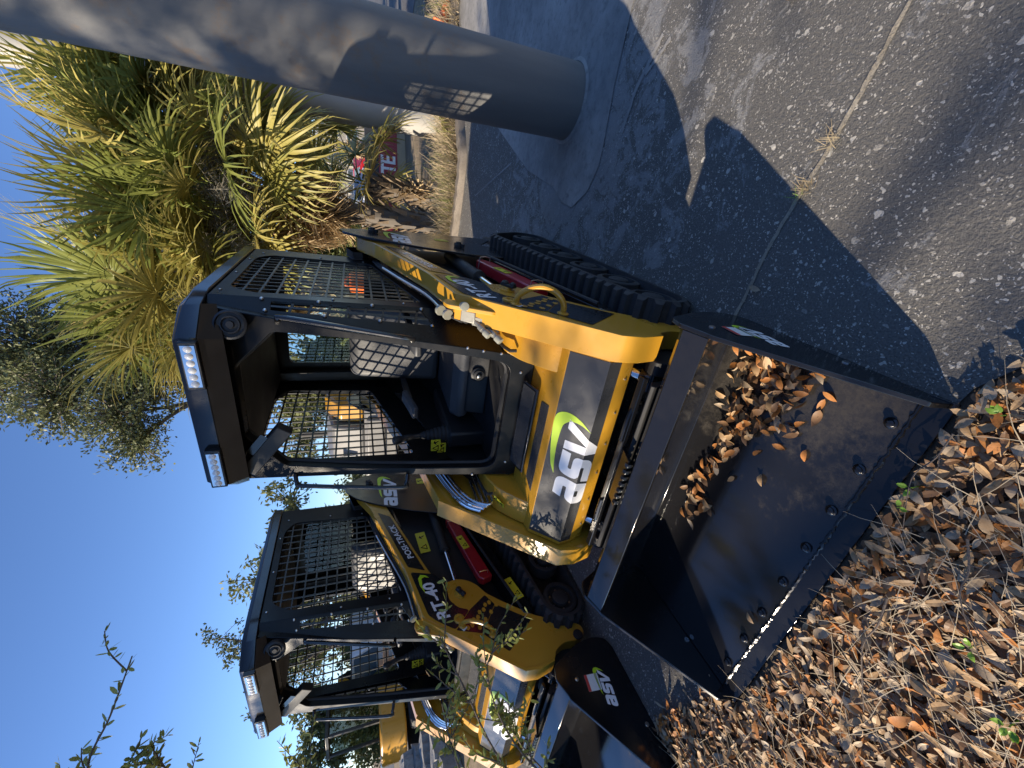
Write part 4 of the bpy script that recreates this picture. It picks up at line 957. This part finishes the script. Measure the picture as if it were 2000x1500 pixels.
def dry_leaf_mat(name, c1, c2, rough=.55):
    t = NT(name); v = t.coord(); a = t.noise(30, 5, 0.7, v); b = t.noise(4, 2, .5, v); x, y, z = t.sep(v)
    c = t.mix(t.ramp(a, [(0.3, 0.0), (0.7, 1.0)]), c1, c2); c = t.mix(t.ramp(t.noise(90, 3, .7, v), [(0.62, 0.0), (0.7, .7)]), c, tuple(q*.35 for q in c1))
    t.set(Base_Color=c, Roughness=rough, Specular_IOR_Level=.4); t.bump(a, .2, .004)
    tr = t.n('ShaderNodeBsdfTranslucent'); t.l(c, tr.inputs[0]); mx = t.n('ShaderNodeMixShader'); mx.inputs[0].default_value = .15
    t.l(t.b.outputs[0], mx.inputs[1]); t.l(tr.outputs[0], mx.inputs[2]); t.l(mx.outputs[0], t.out.inputs[0]); M[name] = t.m
dry_leaf_mat('leaf_tan', (0.31, 0.185, 0.085), (0.50, 0.335, 0.175)); dry_leaf_mat('leaf_rust', (0.31, 0.115, 0.030), (0.52, 0.225, 0.06)); dry_leaf_mat('leaf_brown', (0.13, 0.068, 0.032), (0.26, 0.145, 0.07)); dry_leaf_mat('leaf_grey', (0.28, 0.205, 0.13), (0.44, 0.345, 0.235))
LM = ['leaf_tan', 'leaf_rust', 'leaf_brown', 'leaf_grey']
LV = []
for i in range(6):
    for k in range(4):
        me = fallen_leaf_mesh(200+i).mesh('fallen_leaf', 60, recalc=False); me.materials.append(M[LM[k]]); LV.append((me, k))
def pick_leaf(rr, weights=(4, 3, 2.2, 2.5)):
    k = rr.choices(range(4), weights)[0]; return rr.choice([m for m, q in LV if q == k]), k
def leaf_matrix(rr, p, tilt=.35, smin=.75, smax=1.25):
    s_ = rr.uniform(smin, smax)
    return Matrix.Translation(p) @ Matrix.Rotation(rr.uniform(0, 6.283), 4, 'Z') @ Matrix.Rotation(rr.gauss(0, tilt), 4, 'X') @ Matrix.Rotation(rr.gauss(0, tilt*.8), 4, 'Y') @ Matrix.Diagonal((s_, s_*rr.uniform(.85, 1.15), s_, 1))
COLN = ['tan', 'rust brown', 'dark brown', 'greyish']
rr = random.Random(77)
# heap in the bucket, along the back of its floor
heap = [(.60,.44,.055,.13,70),(.50,.40,.08,.12,50),(.38,.43,.08,.09,34),(.24,.47,.07,.045,22),(.08,.51,.07,.03,18),(-.09,.49,.07,.045,24)]
nb_ = 0
for (s_, t_, ds, dt, n) in heap:
    for i in range(n):
        a, b = rr.gauss(0, .55), rr.gauss(0, .55); s2 = min(.655, s_+a*ds*1.3); t2 = min(.60, t_+b*dt*1.3)
        hgt = .030 + max(0, .035*(1-(a*a+b*b)*.6))*rr.random()*(1.4 if n > 30 else .6)
        me, k = pick_leaf(rr, (3, 4, 3, 1.5)); o = link('fallen_leaf', me, None)
        o.matrix_world = leaf_matrix(rr, m1(s2, t2, hgt), .40, .75, 1.15)
        tag(o, ['tan dry leaf lying in the heap inside the loader bucket', 'rust brown dry leaf lying in the heap inside the loader bucket', 'dark brown dry leaf lying in the heap inside the loader bucket', 'greyish dry leaf lying in the heap inside the loader bucket'][k], 'leaf', 'dry leaves heaped in the bucket'); nb_ += 1
for (s_, t_) in ((-.30,.095),(.35,.30),(.28,.36),(.20,.30),(.12,.40),(.46,.28)):
    me, k = pick_leaf(rr, (3, 4, 0, 0)); o = link('fallen_leaf', me, None); o.matrix_world = leaf_matrix(rr, m1(s_, t_, .034), .12, .7, .9)
    tag(o, ['lone tan leaf lying apart on the bucket floor', 'lone rust brown leaf lying apart on the bucket floor'][k], 'leaf', 'dry leaves heaped in the bucket')
# litter bed in front of the bucket
def bed_edge(x):                      # y of the lot edge at x
    P = LOT_EDGE
    for i in range(len(P)-1):
        if P[i][0] >= x >= P[i+1][0]: u = (P[i][0]-x)/max(1e-6, P[i][0]-P[i+1][0]); return P[i][1]*(1-u)+P[i+1][1]*u
    return 2.2
def in_bucket(x, y):                  # keep the cutting edges and bucket floors clear
    for O, yaw in ((O1, YAW1), (O2, YAW2)):
        dx, dy = x-O.x, y-O.y; s = dx*math.cos(yaw)+dy*math.sin(yaw); t = -dx*math.sin(yaw)+dy*math.cos(yaw)
        if abs(s) < .735 and t > -.035: return True
        if s > .60 and t > -.03 and O is O1: return True
    return False
def bed_point(rr, spill=.05):
    while True:
        x = rr.uniform(-2.7, .16); y = rr.uniform(-.05, 2.2); e = bed_edge(x) + abs(rr.gauss(0, spill))
        if x > .02 and rr.random() < .6: continue
        d2 = -.02 + y
        if in_bucket(x, y): continue
        if y < e and y > e - 1.25 and not (x > -.02 and y > .42):
            return x, y
litter = [MB() for _ in range(4)]
for i in range(13000):
    x, y = bed_point(rr, .03); k = rr.choices(range(4), (3.4, 2.0, 3.0, 3.0))[0]
    lm = fallen_leaf_mesh(rr.randrange(10**6), .050*rr.uniform(.6, 1.25), .0190*rr.uniform(.65, 1.25)); T = leaf_matrix(rr, Vector((x, y, gz(x, y) + rr.random()**1.6*.040)), .28, .8, 1.2)
    litter[k].add([T @ Vector(v) for v in lm.v], lm.f)
lit_o = []
for k in range(4):
    o = litter[k].build('leaf_litter', M[LM[k]], None, smooth=None, recalc=False)
    tag(o, 'bed of %s dry leaves covering the soil before the buckets' % COLN[k], 'leaf litter', None, 'stuff')
n_ = 0
while n_ < 90:
    x, y = bed_point(rr, .045); q = Vector((x, y, 0))
    if x < -1.6 or y < bed_edge(x)-.62: continue
    me, k = pick_leaf(rr, (4, 2.6, 1.4, 2.6)); o = link('fallen_leaf', me, None); o.matrix_world = leaf_matrix(rr, Vector((x, y, gz(x, y) + .030 + rr.random()*.02)), .28, .8, 1.3)
    tag(o, ['tan dry leaf on top of the leaf litter before the buckets', 'rust brown dry leaf on top of the leaf litter before the buckets', 'dark brown dry leaf on top of the leaf litter before the buckets', 'greyish dry leaf on top of the leaf litter before the buckets'][k], 'leaf', 'dry leaves on top of the litter'); n_ += 1
for (x, y, lab, k, s_) in ((.335,1.06,'pale dry leaf lying in the loader\'s shadow near the slab joint', 3, .9), (1.28,.90,'curled rust leaf alone on the sunlit asphalt', 1, .9), (.40,.30,'small rust leaf on the asphalt right of the litter', 1, .7)):
    o = link('fallen_leaf', LV[k+4][0], None); o.matrix_world = Matrix.Translation((x, y, .012)) @ Matrix.Rotation(1.1, 4, 'Z') @ Matrix.Diagonal((s_, s_, s_, 1)); tag(o, lab, 'leaf')
leaf_mat('pale_straw', (0.34, 0.26, 0.16), (0.60, 0.50, 0.34), 0.15, 0.7, 5)
# straw and dead grass
def blades(m, rr, x, y, z, n, L0, L1, spread, flat, w=.0016):
    for i in range(n):
        a = rr.uniform(0, 6.283); L = rr.uniform(L0, L1); p = Vector((x+rr.gauss(0, spread), y+rr.gauss(0, spread), z)); d = Vector((math.cos(a), math.sin(a), flat*rr.uniform(.4, 1.4))).normalized()
        s_ = Vector((-math.sin(a), math.cos(a), 0)); b = len(m.v)
        for k in range(5):
            u = k/4; ww = w*(1-.75*u); m.v += [tuple(p + s_*ww), tuple(p - s_*ww)]; p = p + d*(L/4); d = (d + Vector((rr.uniform(-.16,.16), rr.uniform(-.16,.16), -.30*u*(1 if flat > .3 else .2)))).normalized(); p.z = max(p.z, z*.6+.004)
        for k in range(4): m.f.append((b+2*k, b+2*k+1, b+2*k+3, b+2*k+2))
m = MB()
for i in range(700):
    x, y = bed_point(rr, .02)
    if y > bed_edge(x)-.16: continue
    blades(m, rr, x, y, gz(x, y)+.035, 2, .05, .22, .02, .12, .0012)
tag(m.build('dead_grass', M['pale_straw'], None, smooth=None, recalc=False), 'pale dead grass stems strewn through the leaf litter', 'dead grass', None, 'stuff')
m = MB(); mg = MB()
for i in range(2600):
    x = rr.uniform(-1, 6.5); y = (5.45 if x > 2.9 else 5.45+(2.9-x)*.55) + abs(rr.gauss(0, .55)) + (.0 if x < 4.6 else -(x-4.6)*.28)
    if i % 5: blades(m, rr, x, y, -.02, 4, .18, .62, .03, 1.0, .0045)
    else: blades(mg, rr, x, y, -.02, 3, .20, .55, .03, 1.5, .0042)
tag(m.build('dry_grass', M['pale_straw'], None, smooth=None, recalc=False), 'dry straw-coloured grass in the planting bed behind the kerb', 'grass', None, 'stuff')
tag(mg.build('green_grass', M['green_grass'], None, smooth=None, recalc=False), 'green grass blades among the straw behind the kerb', 'grass', None, 'stuff')
# big dead fronds lying at the palm foot
for i, (x, y, az, el, lab) in enumerate([(3.3,6.05,-2.5,.35,'dead palm frond collapsed over the grass by the short palm'), (2.95,6.0,-1.9,.30,'dead palm frond drooping over the grass by the booted trunk'), (3.75,6.2,-1.2,.6,'green-tipped palm frond sprouting beside the pale grey pole')]):
    o = link('fallen_frond', (FR_D + FR_Y)[i if i < 2 else 3], None); X = Vector((math.cos(az)*math.cos(el), math.sin(az)*math.cos(el), math.sin(el))); Yv = Vector((-math.sin(az), math.cos(az), 0)); Z = X.cross(Yv)
    o.matrix_world = Matrix.Translation((x, y, .0)) @ Matrix(((X.x,Yv.x,Z.x,0),(X.y,Yv.y,Z.y,0),(X.z,Yv.z,Z.z,0),(0,0,0,1))) @ Matrix.Diagonal((.62,.62,.62,1)); tag(o, lab, 'frond')
# tufts in the slab joint
for (x, y, n, lab) in ((.625,.872,46,'straw tuft growing from the slab joint at the shadow edge'), (.73,.79,34,'matted dead grass clump in the sunlit slab joint')):
    m = MB(); blades(m, rr, x, y, .003, n, .02, .06, .014, .8, .0009); tag(m.build('grass_tuft', M['straw'], None, smooth=None, recalc=False), lab, 'grass tuft')
m = MB(); blades(m, rr, .61, .90, .003, 9, .02, .05, .006, 1.2, .001); tag(m.build('grass_tuft', M['weed_leaf'], None, smooth=None, recalc=False), 'few green blades beside the straw tuft in the slab joint', 'grass tuft')
# loose sticks
for i, (p, q, r_, lab) in enumerate([((-.62,.66),(-.98,.72),.0035,'long bent twig across the litter below the cutting edge'), ((-.40,.50),(-.72,.47),.003,'thin pale twig lying level in the leaf litter'), ((-1.25,1.28),(-1.65,1.20),.003,'bare twig by the corner of the bucket with leaves'), ((-.15,.52),(-.42,.62),.0025,'slim stem lying near the right end of the cutting edge')]):
    a, b = Vector((*p, .05)), Vector((*q, .055)); md = (a+b)/2 + Vector((.01, .025, .01)); m = MB(); P = smoothpath([a, a.lerp(md, .5)+Vector((0,-.008,0)), md, b], 5); m.tube(P, [r_*(1-.04*k) for k in range(len(P))], 6)
    for k in (4, 8, 11): m.tube([P[k], P[k]+Vector((rr.uniform(-.06,.06), rr.uniform(-.06,.06), .012))], [r_*.6, r_*.3], 4)
    tag(m.build('twig', M['twig_bark'], None), lab, 'twig')
# small green weeds
for i, (x, y, n, lab) in enumerate([(-.30,.60,3,'small bright green seedling nearest the cutting edge'), (-.36,.63,2,'single green leaf sprouting beside the seedling'), (-.66,.50,3,'green seedling deep in the leaf litter'), (-.80,.44,5,'spindly green weed with narrow leaves in the litter'), (-.10,.44,3,'green weed leaf at the edge of the asphalt')]):
    m = MB()
    for k in range(n):
        a = rr.uniform(0, 6.28); add = fallen_leaf_mesh(900+i*7+k, .022, .013); T = Matrix.Translation((x, y, gz(x, y)+.055)) @ Matrix.Rotation(a, 4, 'Z') @ Matrix.Rotation(-.35, 4, 'Y') @ Matrix.Translation((.018,0,0)); m.add([T @ Vector(v) for v in add.v], add.f)
    m.tube([(x, y, gz(x, y)), (x, y, gz(x, y)+.055)], .0015, 4)
    tag(m.build('seedling', M['weed_leaf'], None, smooth=None, recalc=False), lab, 'weed')

# ------------------------------------------------------------------ the twiggy shrub in front of the second loader
def shrub(name, base, stems, label, seed, lsize=.034):
    rr = random.Random(seed); e = empty(name, base, 0, label, 'shrub'); B0 = Vector(base); st = MB(); lf = MB()
    def leaves(P, i0, dens):
        for i in range(i0, len(P)-1):
            for k in range(dens):
                p = P[i].lerp(P[i+1], rr.random()); ax = (P[i+1]-P[i]).normalized(); d = (ax*.55 + rvec(rr)*.8).normalized(); L = lsize*rr.uniform(.6, 1.25); W = L*.36; nrm = (rvec(rr) + Vector((0,0,.9))).normalized(); s_ = d.cross(nrm).normalized(); b = len(lf.v)
                lf.v += [tuple(p), tuple(p+d*L*.35+s_*W*.45), tuple(p+d*L*.75+s_*W*.4), tuple(p+d*L), tuple(p+d*L*.75-s_*W*.4), tuple(p+d*L*.35-s_*W*.45), tuple(p+d*L*.5-nrm*W*.10)]
                lf.f += [(b, b+1, b+6), (b+1, b+2, b+6), (b+2, b+3, b+6), (b+3, b+4, b+6), (b+4, b+5, b+6), (b+5, b, b+6)]
    for (pts, r_, dens, sub) in stems:
        P = smoothpath([Vector(p)-B0 for p in pts], 8); n = len(P); st.tube(P, [r_*(1-.8*k/n)+.0008 for k in range(n)], 6); leaves(P, n//3, dens)
        for j in range(sub):
            k = rr.randrange(n//3, n-2); d = ((P[k+1]-P[k]).normalized() + rvec(rr)*.75).normalized(); L = rr.uniform(.08, .26); Q = smoothpath([P[k], P[k]+d*L*.5+rvec(rr)*.015, P[k]+d*L+Vector((0,0,-.02))], 5)
            st.tube(Q, [r_*.35*(1-.7*q/len(Q))+.0006 for q in range(len(Q))], 5); leaves(Q, 1, dens)
    st.build('stem', M['twig_bark'], e); tag(lf.build('leaves', M['shrub_leaf'], e, smooth=None, recalc=False), kind='stuff'); return e
shrub('twiggy_shrub', (-2.05,1.22,0), [
    ([(-2.05,1.22,0),(-1.95,1.35,.45),(-1.62,1.55,.85),(-1.28,1.68,1.02),(-1.06,1.70,1.11)], .007, 2, 9),
    ([(-2.05,1.22,0),(-1.92,1.38,.40),(-1.60,1.60,.78),(-1.30,1.70,.90),(-1.13,1.70,.83)], .006, 2, 9),
    ([(-2.05,1.22,0),(-2.0,1.34,.55),(-1.78,1.60,.95),(-1.50,1.72,1.08),(-1.33,1.72,1.05)], .006, 2, 8),
    ([(-2.05,1.22,0),(-2.02,1.38,.60),(-1.86,1.62,1.08),(-1.66,1.72,1.22)], .005, 2, 7),
    ([(-2.05,1.22,0),(-2.0,1.36,.35),(-1.80,1.62,.62),(-1.60,1.70,.78),(-1.45,1.72,.80)], .005, 2, 7)], 'twiggy green-leaved shrub before the loader with the empty bucket', 5, .040)
shrub('tall_sapling', (-2.35,1.55,0), [
    ([(-2.35,1.55,0),(-2.15,1.75,1.2),(-1.95,1.95,2.0),(-1.62,2.0,2.34),(-1.42,2.0,2.40),(-1.24,2.0,2.33),(-1.03,2.0,2.26)], .008, 2, 6),
    ([(-2.1,1.8,1.4),(-1.75,1.98,2.05),(-1.52,2.0,2.16),(-1.40,2.0,2.21)], .006, 3, 6),
    ([(-2.1,1.8,1.5),(-1.70,1.98,2.16),(-1.50,2.0,2.28),(-1.36,2.0,2.24)], .006, 3, 5),
    ([(-2.1,1.8,1.5),(-1.78,2.0,2.3),(-1.60,2.02,2.52),(-1.50,2.02,2.56)], .005, 2, 3),
    ([(-2.1,1.8,1.2),(-1.95,2.0,1.55),(-1.80,2.05,1.66),(-1.66,2.05,1.72)], .005, 2, 5)], 'tall leafy sapling arching over the twiggy shrub against the sky', 6, .037)

# ------------------------------------------------------------------ things in the background
paint('cream_wall', (0.55, 0.47, 0.36), 0.8, 0, .08, .1); paint('white_trim', (0.72, 0.70, 0.66), 0.6, 0, .05, .05); paint('window_dark', (0.05, 0.055, 0.06), 0.15, .3, .1, 0)
paint('sign_red', (0.30, 0.02, 0.035), 0.55, .1, .1); paint('beige_wall', (0.38, 0.29, 0.19), 0.8, 0, .1, .2); paint('dark_wall', (0.05, 0.052, 0.055), 0.75, 0, .25, .2)
paint('car_red', (0.26, 0.012, 0.02), .25, .8, .05, 0); paint('car_blue', (0.02, 0.035, 0.07), .25, .8, .05, 0); paint('car_grey', (0.30, 0.31, 0.32), .3, .8, .05, 0); paint('car_white', (0.66, 0.66, 0.65), .3, .7, .05, 0)
paint('machine_grey', (0.20, 0.195, 0.185), .45, .1, .12, .1); paint('wood', (0.30, 0.19, 0.11), .8, 0, .25, .3); paint('tarp_brown', (0.26, 0.17, 0.09), .8, 0, .2, .3); paint('blue_glass', (0.10, 0.15, 0.20), .06, .8, .1, 0); paint('green_plastic', (0.05, 0.42, 0.12), .4, .2, .1)
# painted wall with the red lettered band
w = empty('painted_wall', (6.2,12.0,-.03), 0, 'low wall with dark top, red band lettered TE and beige base', 'wall')
MB().box((-3.6,0,0), (4.8,.25,.24)).build('beige_base', M['beige_wall'], w, bevel=.01)
MB().box((-3.6,-.012,.24), (4.8,.25,.76)).build('red_band', M['sign_red'], w, bevel=.008)
MB().box((-3.6,-.004,.76), (4.8,.25,1.13)).build('dark_top', M['dark_wall'], w, bevel=.01)
for ch, x0 in (('T', -.02), ('E', .29)):
    vf = text2d(ch, .56, 0, .014); xs = [q[0] for q in vf[0]]; mn = min(xs); decal(vf, lambda x, y: (x0+(x-mn)*.95, -.016, .31+y), 'letter', M['white_decal'], w)
# cream building
b = empty('cream_building', (25,50,-.03), 0, 'long cream building with rows of white-framed windows across the road', 'building')
MB().box((-9,0,0), (12,8,5.1)).build('wall', M['cream_wall'], b); MB().box((-9.3,-.3,5.1), (12.3,8.3,5.45)).build('roof_edge', M['white_trim'], b)
wm = MB(); wm.box((-.55,-.05,-.62), (.55,.02,.62)); wmesh = wm.mesh('window'); wmesh.materials.append(M['white_trim'])
pm = MB(); pm.box((-.22,-.07,-.25), (.22,-.04,.25)); pmesh = pm.mesh('pane'); pmesh.materials.append(M['window_dark'])
for i in range(13):
    for j in range(2):
        o = link('window', wmesh, None, b); o.location = (-8.1+i*1.6, 0, 1.55+j*2.05)
        for (px_, pz_) in ((-.26,-.3),(.26,-.3),(-.26,.3),(.26,.3)): p = link('pane', pmesh, None, o); p.location = (px_, 0, pz_)
MB().box((-9.0,-1.0,2.45), (-4.5,-.02,2.8)).build('awning', M['sign_red'], b)
# vehicles
def car(name, loc, rz, mat, label, L=4.4, W=1.78, H=1.46, kind='car', cat='car'):
    e = empty(name, loc, rz, label, cat, 'cars parked across the road' if cat == 'car' else None)
    if kind == 'car':
        body = rpoly([(0,.30,.1),(0,.68,.12),(.12*L,.84,.1),(.30*L,.90,.1),(.44*L,H,.15),(.74*L,H-.02,.2),(.93*L,.95,.1),(L,.86,.1),(L,.32,.1)], .1)
        glass = rpoly([(.325*L,.93),(.445*L,H-.09),(.725*L,H-.10),(.87*L,.96)], .05)
    else:
        body = rpoly([(0,.40,.1),(0,1.0,.12),(.26*L,1.10,.08),(.36*L,H,.1),(.58*L,H,.1),(.61*L,1.12,.05),(L,1.10,.04),(L,.45,.06)], .1)
        glass = rpoly([(.285*L,1.14),(.37*L,H-.09),(.565*L,H-.10),(.585*L,1.16)], .05)
    m = MB(); m.side(body, -W/2, W/2); bo = m.build('body', M[mat], e, bevel=.05, seg=3)
    for sg in (1, -1): m = MB(); m.side(glass, sg*(W/2+.002), sg*(W/2+.006)); m.build('side_window', M['blue_glass'], e)
    gx, gy = glass[0], glass[len(glass)//4]
    m = MB(); t0, z0 = (.315*L, .94) if kind == 'car' else (.275*L, 1.14); t1, z1 = (.435*L, H-.06) if kind == 'car' else (.355*L, H-.07)
    m.add([(-W*.42,t0-.02,z0),(W*.42,t0-.02,z0),(W*.38,t1-.02,z1),(-W*.38,t1-.02,z1)], [(0,1,2,3)]); m.build('windscreen', M['blue_glass'], e, smooth=None)
    for sg in (1, -1):
        for t_ in (.19*L, .80*L):
            m = MB(); m.lathe((sg*(W/2-.19),t_,.33), (sg,0,0), [(.20,0),(.33,.01),(.33,.19),(.30,.20),(.20,.20),(.19,.17),(.05,.18),(.001,.18)], 20); m.build('wheel', M['rubber'], e)
        MB().box((sg*.62-.15,-.012,.62), (sg*.62+.15,.06,.75)).build('headlight', M['lens'], e, bevel=.02)
    MB().box((-.45,-.02,.42), (.45,.05,.60)).build('grille', M['plastic_dark'], e, bevel=.01)
    return e
car('parked_car', (20.6,36,-.02), R(8), 'car_red', 'dark red car parked across the road', H=1.5)
car('parked_car', (18.3,36.5,-.02), R(4), 'car_blue', 'dark blue car parked beside the dark red car')
car('parked_car', (15.6,36,-.02), R(-5), 'car_grey', 'pale grey car parked across the road behind the short palm')
car('pickup_truck', (-5.6,12.2,-.02), R(62), 'car_white', 'white pickup truck seen through the cab of the loader with the empty bucket', 5.2, 1.9, 1.86, 'pickup', 'truck')
# grey and yellow machine behind the first loader
e = empty('wheeled_machine', (-.72,9.2,-.03), R(-24), 'grey wheeled machine with a yellow hood parked behind the loaders', 'machine')
MB().box((-.62,-.75,.55), (.62,.9,1.05)).build('body', M['machine_grey'], e, bevel=.06, seg=3)
m = MB(); m.side([(-.70,1.05),(-.62,1.50),(.1,1.62),(.8,1.55),(.9,1.05)], -.58, .27); m.build('side_cover', M['machine_grey'], e, bevel=.04)
m = MB(); m.side([(-.60,1.06),(-.55,1.40),(-.2,1.60),(.8,1.56),(.88,1.06)], .30, .60); m.build('hood', M['yellow_paint'], e, bevel=.04)
m = MB(); m.side([(-.80,.75),(-.80,1.02),(-.62,1.02),(-.62,.75)], -.45, .45); m.build('counterweight', M['machine_grey'], e, bevel=.03)
MB().cyl((-.30,.2,1.5), (-.30,.2,2.05), .05, 14).build('exhaust', M['black_dull'], e); MB().box((-.50,-.72,1.18), (-.20,-.705,1.40)).build('label', M['label_white'], e)
for sg in (1, -1):
    for t_ in (-.35, .6): m = MB(); m.lathe((sg*.52,t_,.40), (sg,0,0), [(.22,0),(.40,.02),(.40,.24),(.36,.27),(.22,.26),(.20,.20),(.001,.20)], 24); m.build('wheel', M['rubber'], e)
m = MB(); m.add([(x, y, 0) for x, y in ((-.5,-.35),(.45,-.4),(.5,.4),(-.45,.35))] + [(-.32,-.2,.5),(.30,-.25,.55),(.32,.2,.62),(-.3,.22,.48),(0,0,.72)], [(0,1,5,4),(1,2,6,5),(2,3,7,6),(3,0,4,7),(4,5,8),(5,6,8),(6,7,8),(7,4,8)])
o = m.build('tarp_heap', M['tarp_brown'], None, bevel=.08, seg=3); o.location = (-2.3,8.3,-.03); tag(o, 'brown tarpaulin heap on the ground beside the grey machine', 'tarp')
bpy.data.objects['wheeled_machine'].scale = (1.3, 1.3, 1.3)
# mini excavator behind the second loader
e = empty('mini_excavator', (-9.0,11.6,-.02), R(160), 'yellow mini excavator with a glass cab parked beyond the loaders', 'excavator')
for sg in (1, -1):
    m = MB(); m.side(rpoly([(-.9,.08,.16),(-.9,.42,.16),(.9,.42,.16),(.9,.08,.16),(.7,0,.1),(-.7,0,.1)], .12), sg*.45, sg*.78); m.build('crawler', M['rubber'], e, bevel=.03)
m = MB(); m.plan(rpoly([(-.75,-.5),(.75,-.5),(.75,.85),(.4,1.05),(-.4,1.05),(-.75,.85)], .15), .5, 1.15); m.build('body', M['yellow_paint'], e, bevel=.05, seg=3)
m = MB()
for (x, y) in ((-.62,-.45),(.12,-.45),(-.62,.55),(.12,.55)): m.box((x-.035,y-.035,1.15), (x+.035,y+.035,2.35))
m.box((-.68,-.5,2.35), (.18,.6,2.43)); m.build('cab_frame', M['black_satin'], e, bevel=.01)
for lo, hi in (((-.58,-.455,1.2),(.08,-.445,2.33)), ((-.625,-.40,1.2),(-.615,.50,2.33)), ((.115,-.40,1.2),(.125,.50,2.33))): MB().box(lo, hi).build('cab_window', M['glass'], e)
m = MB(); m.side([(-.45,.95),(-.45,1.15),(-1.25,2.2),(-1.55,2.25),(-1.5,2.05),(-.7,.95)], .28, .46); m.build('boom', M['yellow_paint'], e, bevel=.02)
m = MB(); m.side([(-1.35,2.25),(-1.60,2.25),(-2.05,.85),(-1.85,.80)], .29, .45); m.build('dipper_arm', M['black_satin'], e, bevel=.02)
m = MB(); m.side([(-1.80,.90),(-2.10,.90),(-2.30,.55),(-2.15,.12),(-1.80,.02),(-1.70,.10),(-2.0,.28),(-2.05,.55),(-1.85,.70)], .10, .64); m.build('digging_bucket', M['yellow_paint'], e, bevel=.015)
# broken concrete blocks
for i, (x, y, z, sx, sy, sz, rz, lab) in enumerate([(-7.6,7.9,-.02,.50,.34,.62,.7,'large ribbed concrete block at the bottom of the rubble'), (-6.5,7.2,-.02,.34,.30,.40,-.3,'squarish grey concrete chunk in front of the large ribbed block'), (-7.65,7.95,.60,.42,.28,.22,.9,'concrete slab resting on the large ribbed block'), (-6.6,6.5,-.02,.36,.30,.30,.2,'low grey concrete chunk at the near end of the rubble'), (-7.0,7.5,-.02,.40,.30,.50,1.2,'tilted broken slab between the ribbed block and the chunk'), (-6.9,6.9,-.02,.28,.22,.36,2.0,'small jagged concrete lump in the rubble')]):
    r2 = random.Random(300+i); bm = bmesh.new(); bmesh.ops.create_cube(bm, size=1); bmesh.ops.subdivide_edges(bm, edges=bm.edges[:], cuts=11, use_grid_fill=True)
    for v in bm.verts: v.co = Vector((v.co.x*sx*2, v.co.y*sy*2, (v.co.z+.5)*sz*1.0 + 0)) ; n3 = mnoise.noise_vector(v.co*3 + Vector((i*7,0,0))); v.co += n3*.06; v.co.y += .03*math.sin(v.co.x*40); v.co.z = max(v.co.z, 0)
    me = bpy.data.meshes.new('concrete_block'); bm.to_mesh(me); bm.free(); me.materials.append(M['concrete']); o = link('concrete_block', me, None); o.location = (x, y, z); o.rotation_euler = (0, 0, rz); tag(o, lab, 'rubble', 'broken concrete blocks')
# wooden pallets
e = empty('wooden_pallet', (-4.35,7.6,.02), R(20), 'reddish wooden pallet leaning upright near the white pickup', 'pallet')
for k in range(7): m = MB(); m.box((-.6,-.012,.02+k*.165), (.6,.012,.12+k*.165)); m.build('slat', M['wood'], e, bevel=.004)
for x in (-.55, 0, .55): m = MB(); m.box((x-.045,.014,0), (x+.045,.10,1.2)); m.build('bearer', M['wood'], e, bevel=.004)
# red fuel can on the low post behind the loader
e = empty('fuel_can', (1.50,6.05,1.26), R(15), 'red plastic fuel can on the timber post seen through the side screen', 'fuel can')
MB().box((-.13,-.08,0), (.13,.08,.24)).build('body', M['orange_plastic'], e, bevel=.03, seg=3); m = MB(); m.tube(smoothpath([(-.08,0,.23),(-.05,0,.29),(.05,0,.29),(.08,0,.23)], 4), .016, 8); m.build('handle', M['orange_plastic'], e); MB().lathe((.09,0,.23), (.3,0,1), [(.028,0),(.028,.04),(.012,.05),(.012,.10)], 12).build('spout', M['plastic_dark'], e)
m = MB(); m.box((1.36,5.92,-.03), (1.64,6.18,1.258)); tag(m.build('timber_post', M['wood'], None, bevel=.012), 'squat timber post under the red fuel can', 'post')
# traffic cone on its side
e = empty('traffic_cone', (5.25,5.72,.03), R(-25), 'orange traffic cone lying on its side by the kerb', 'cone')
MB().lathe((0,0,.10), (1,0,-.18), [(.125,0),(.12,.02),(.03,.42),(.022,.42)], 20).build('shell', M['orange_plastic'], e); m = MB(); m.obox((-.005,0,.11), (.012,0,-.002), (0,.16,0), (.025,0,.16)); m.build('base', M['orange_plastic'], e, bevel=.01)
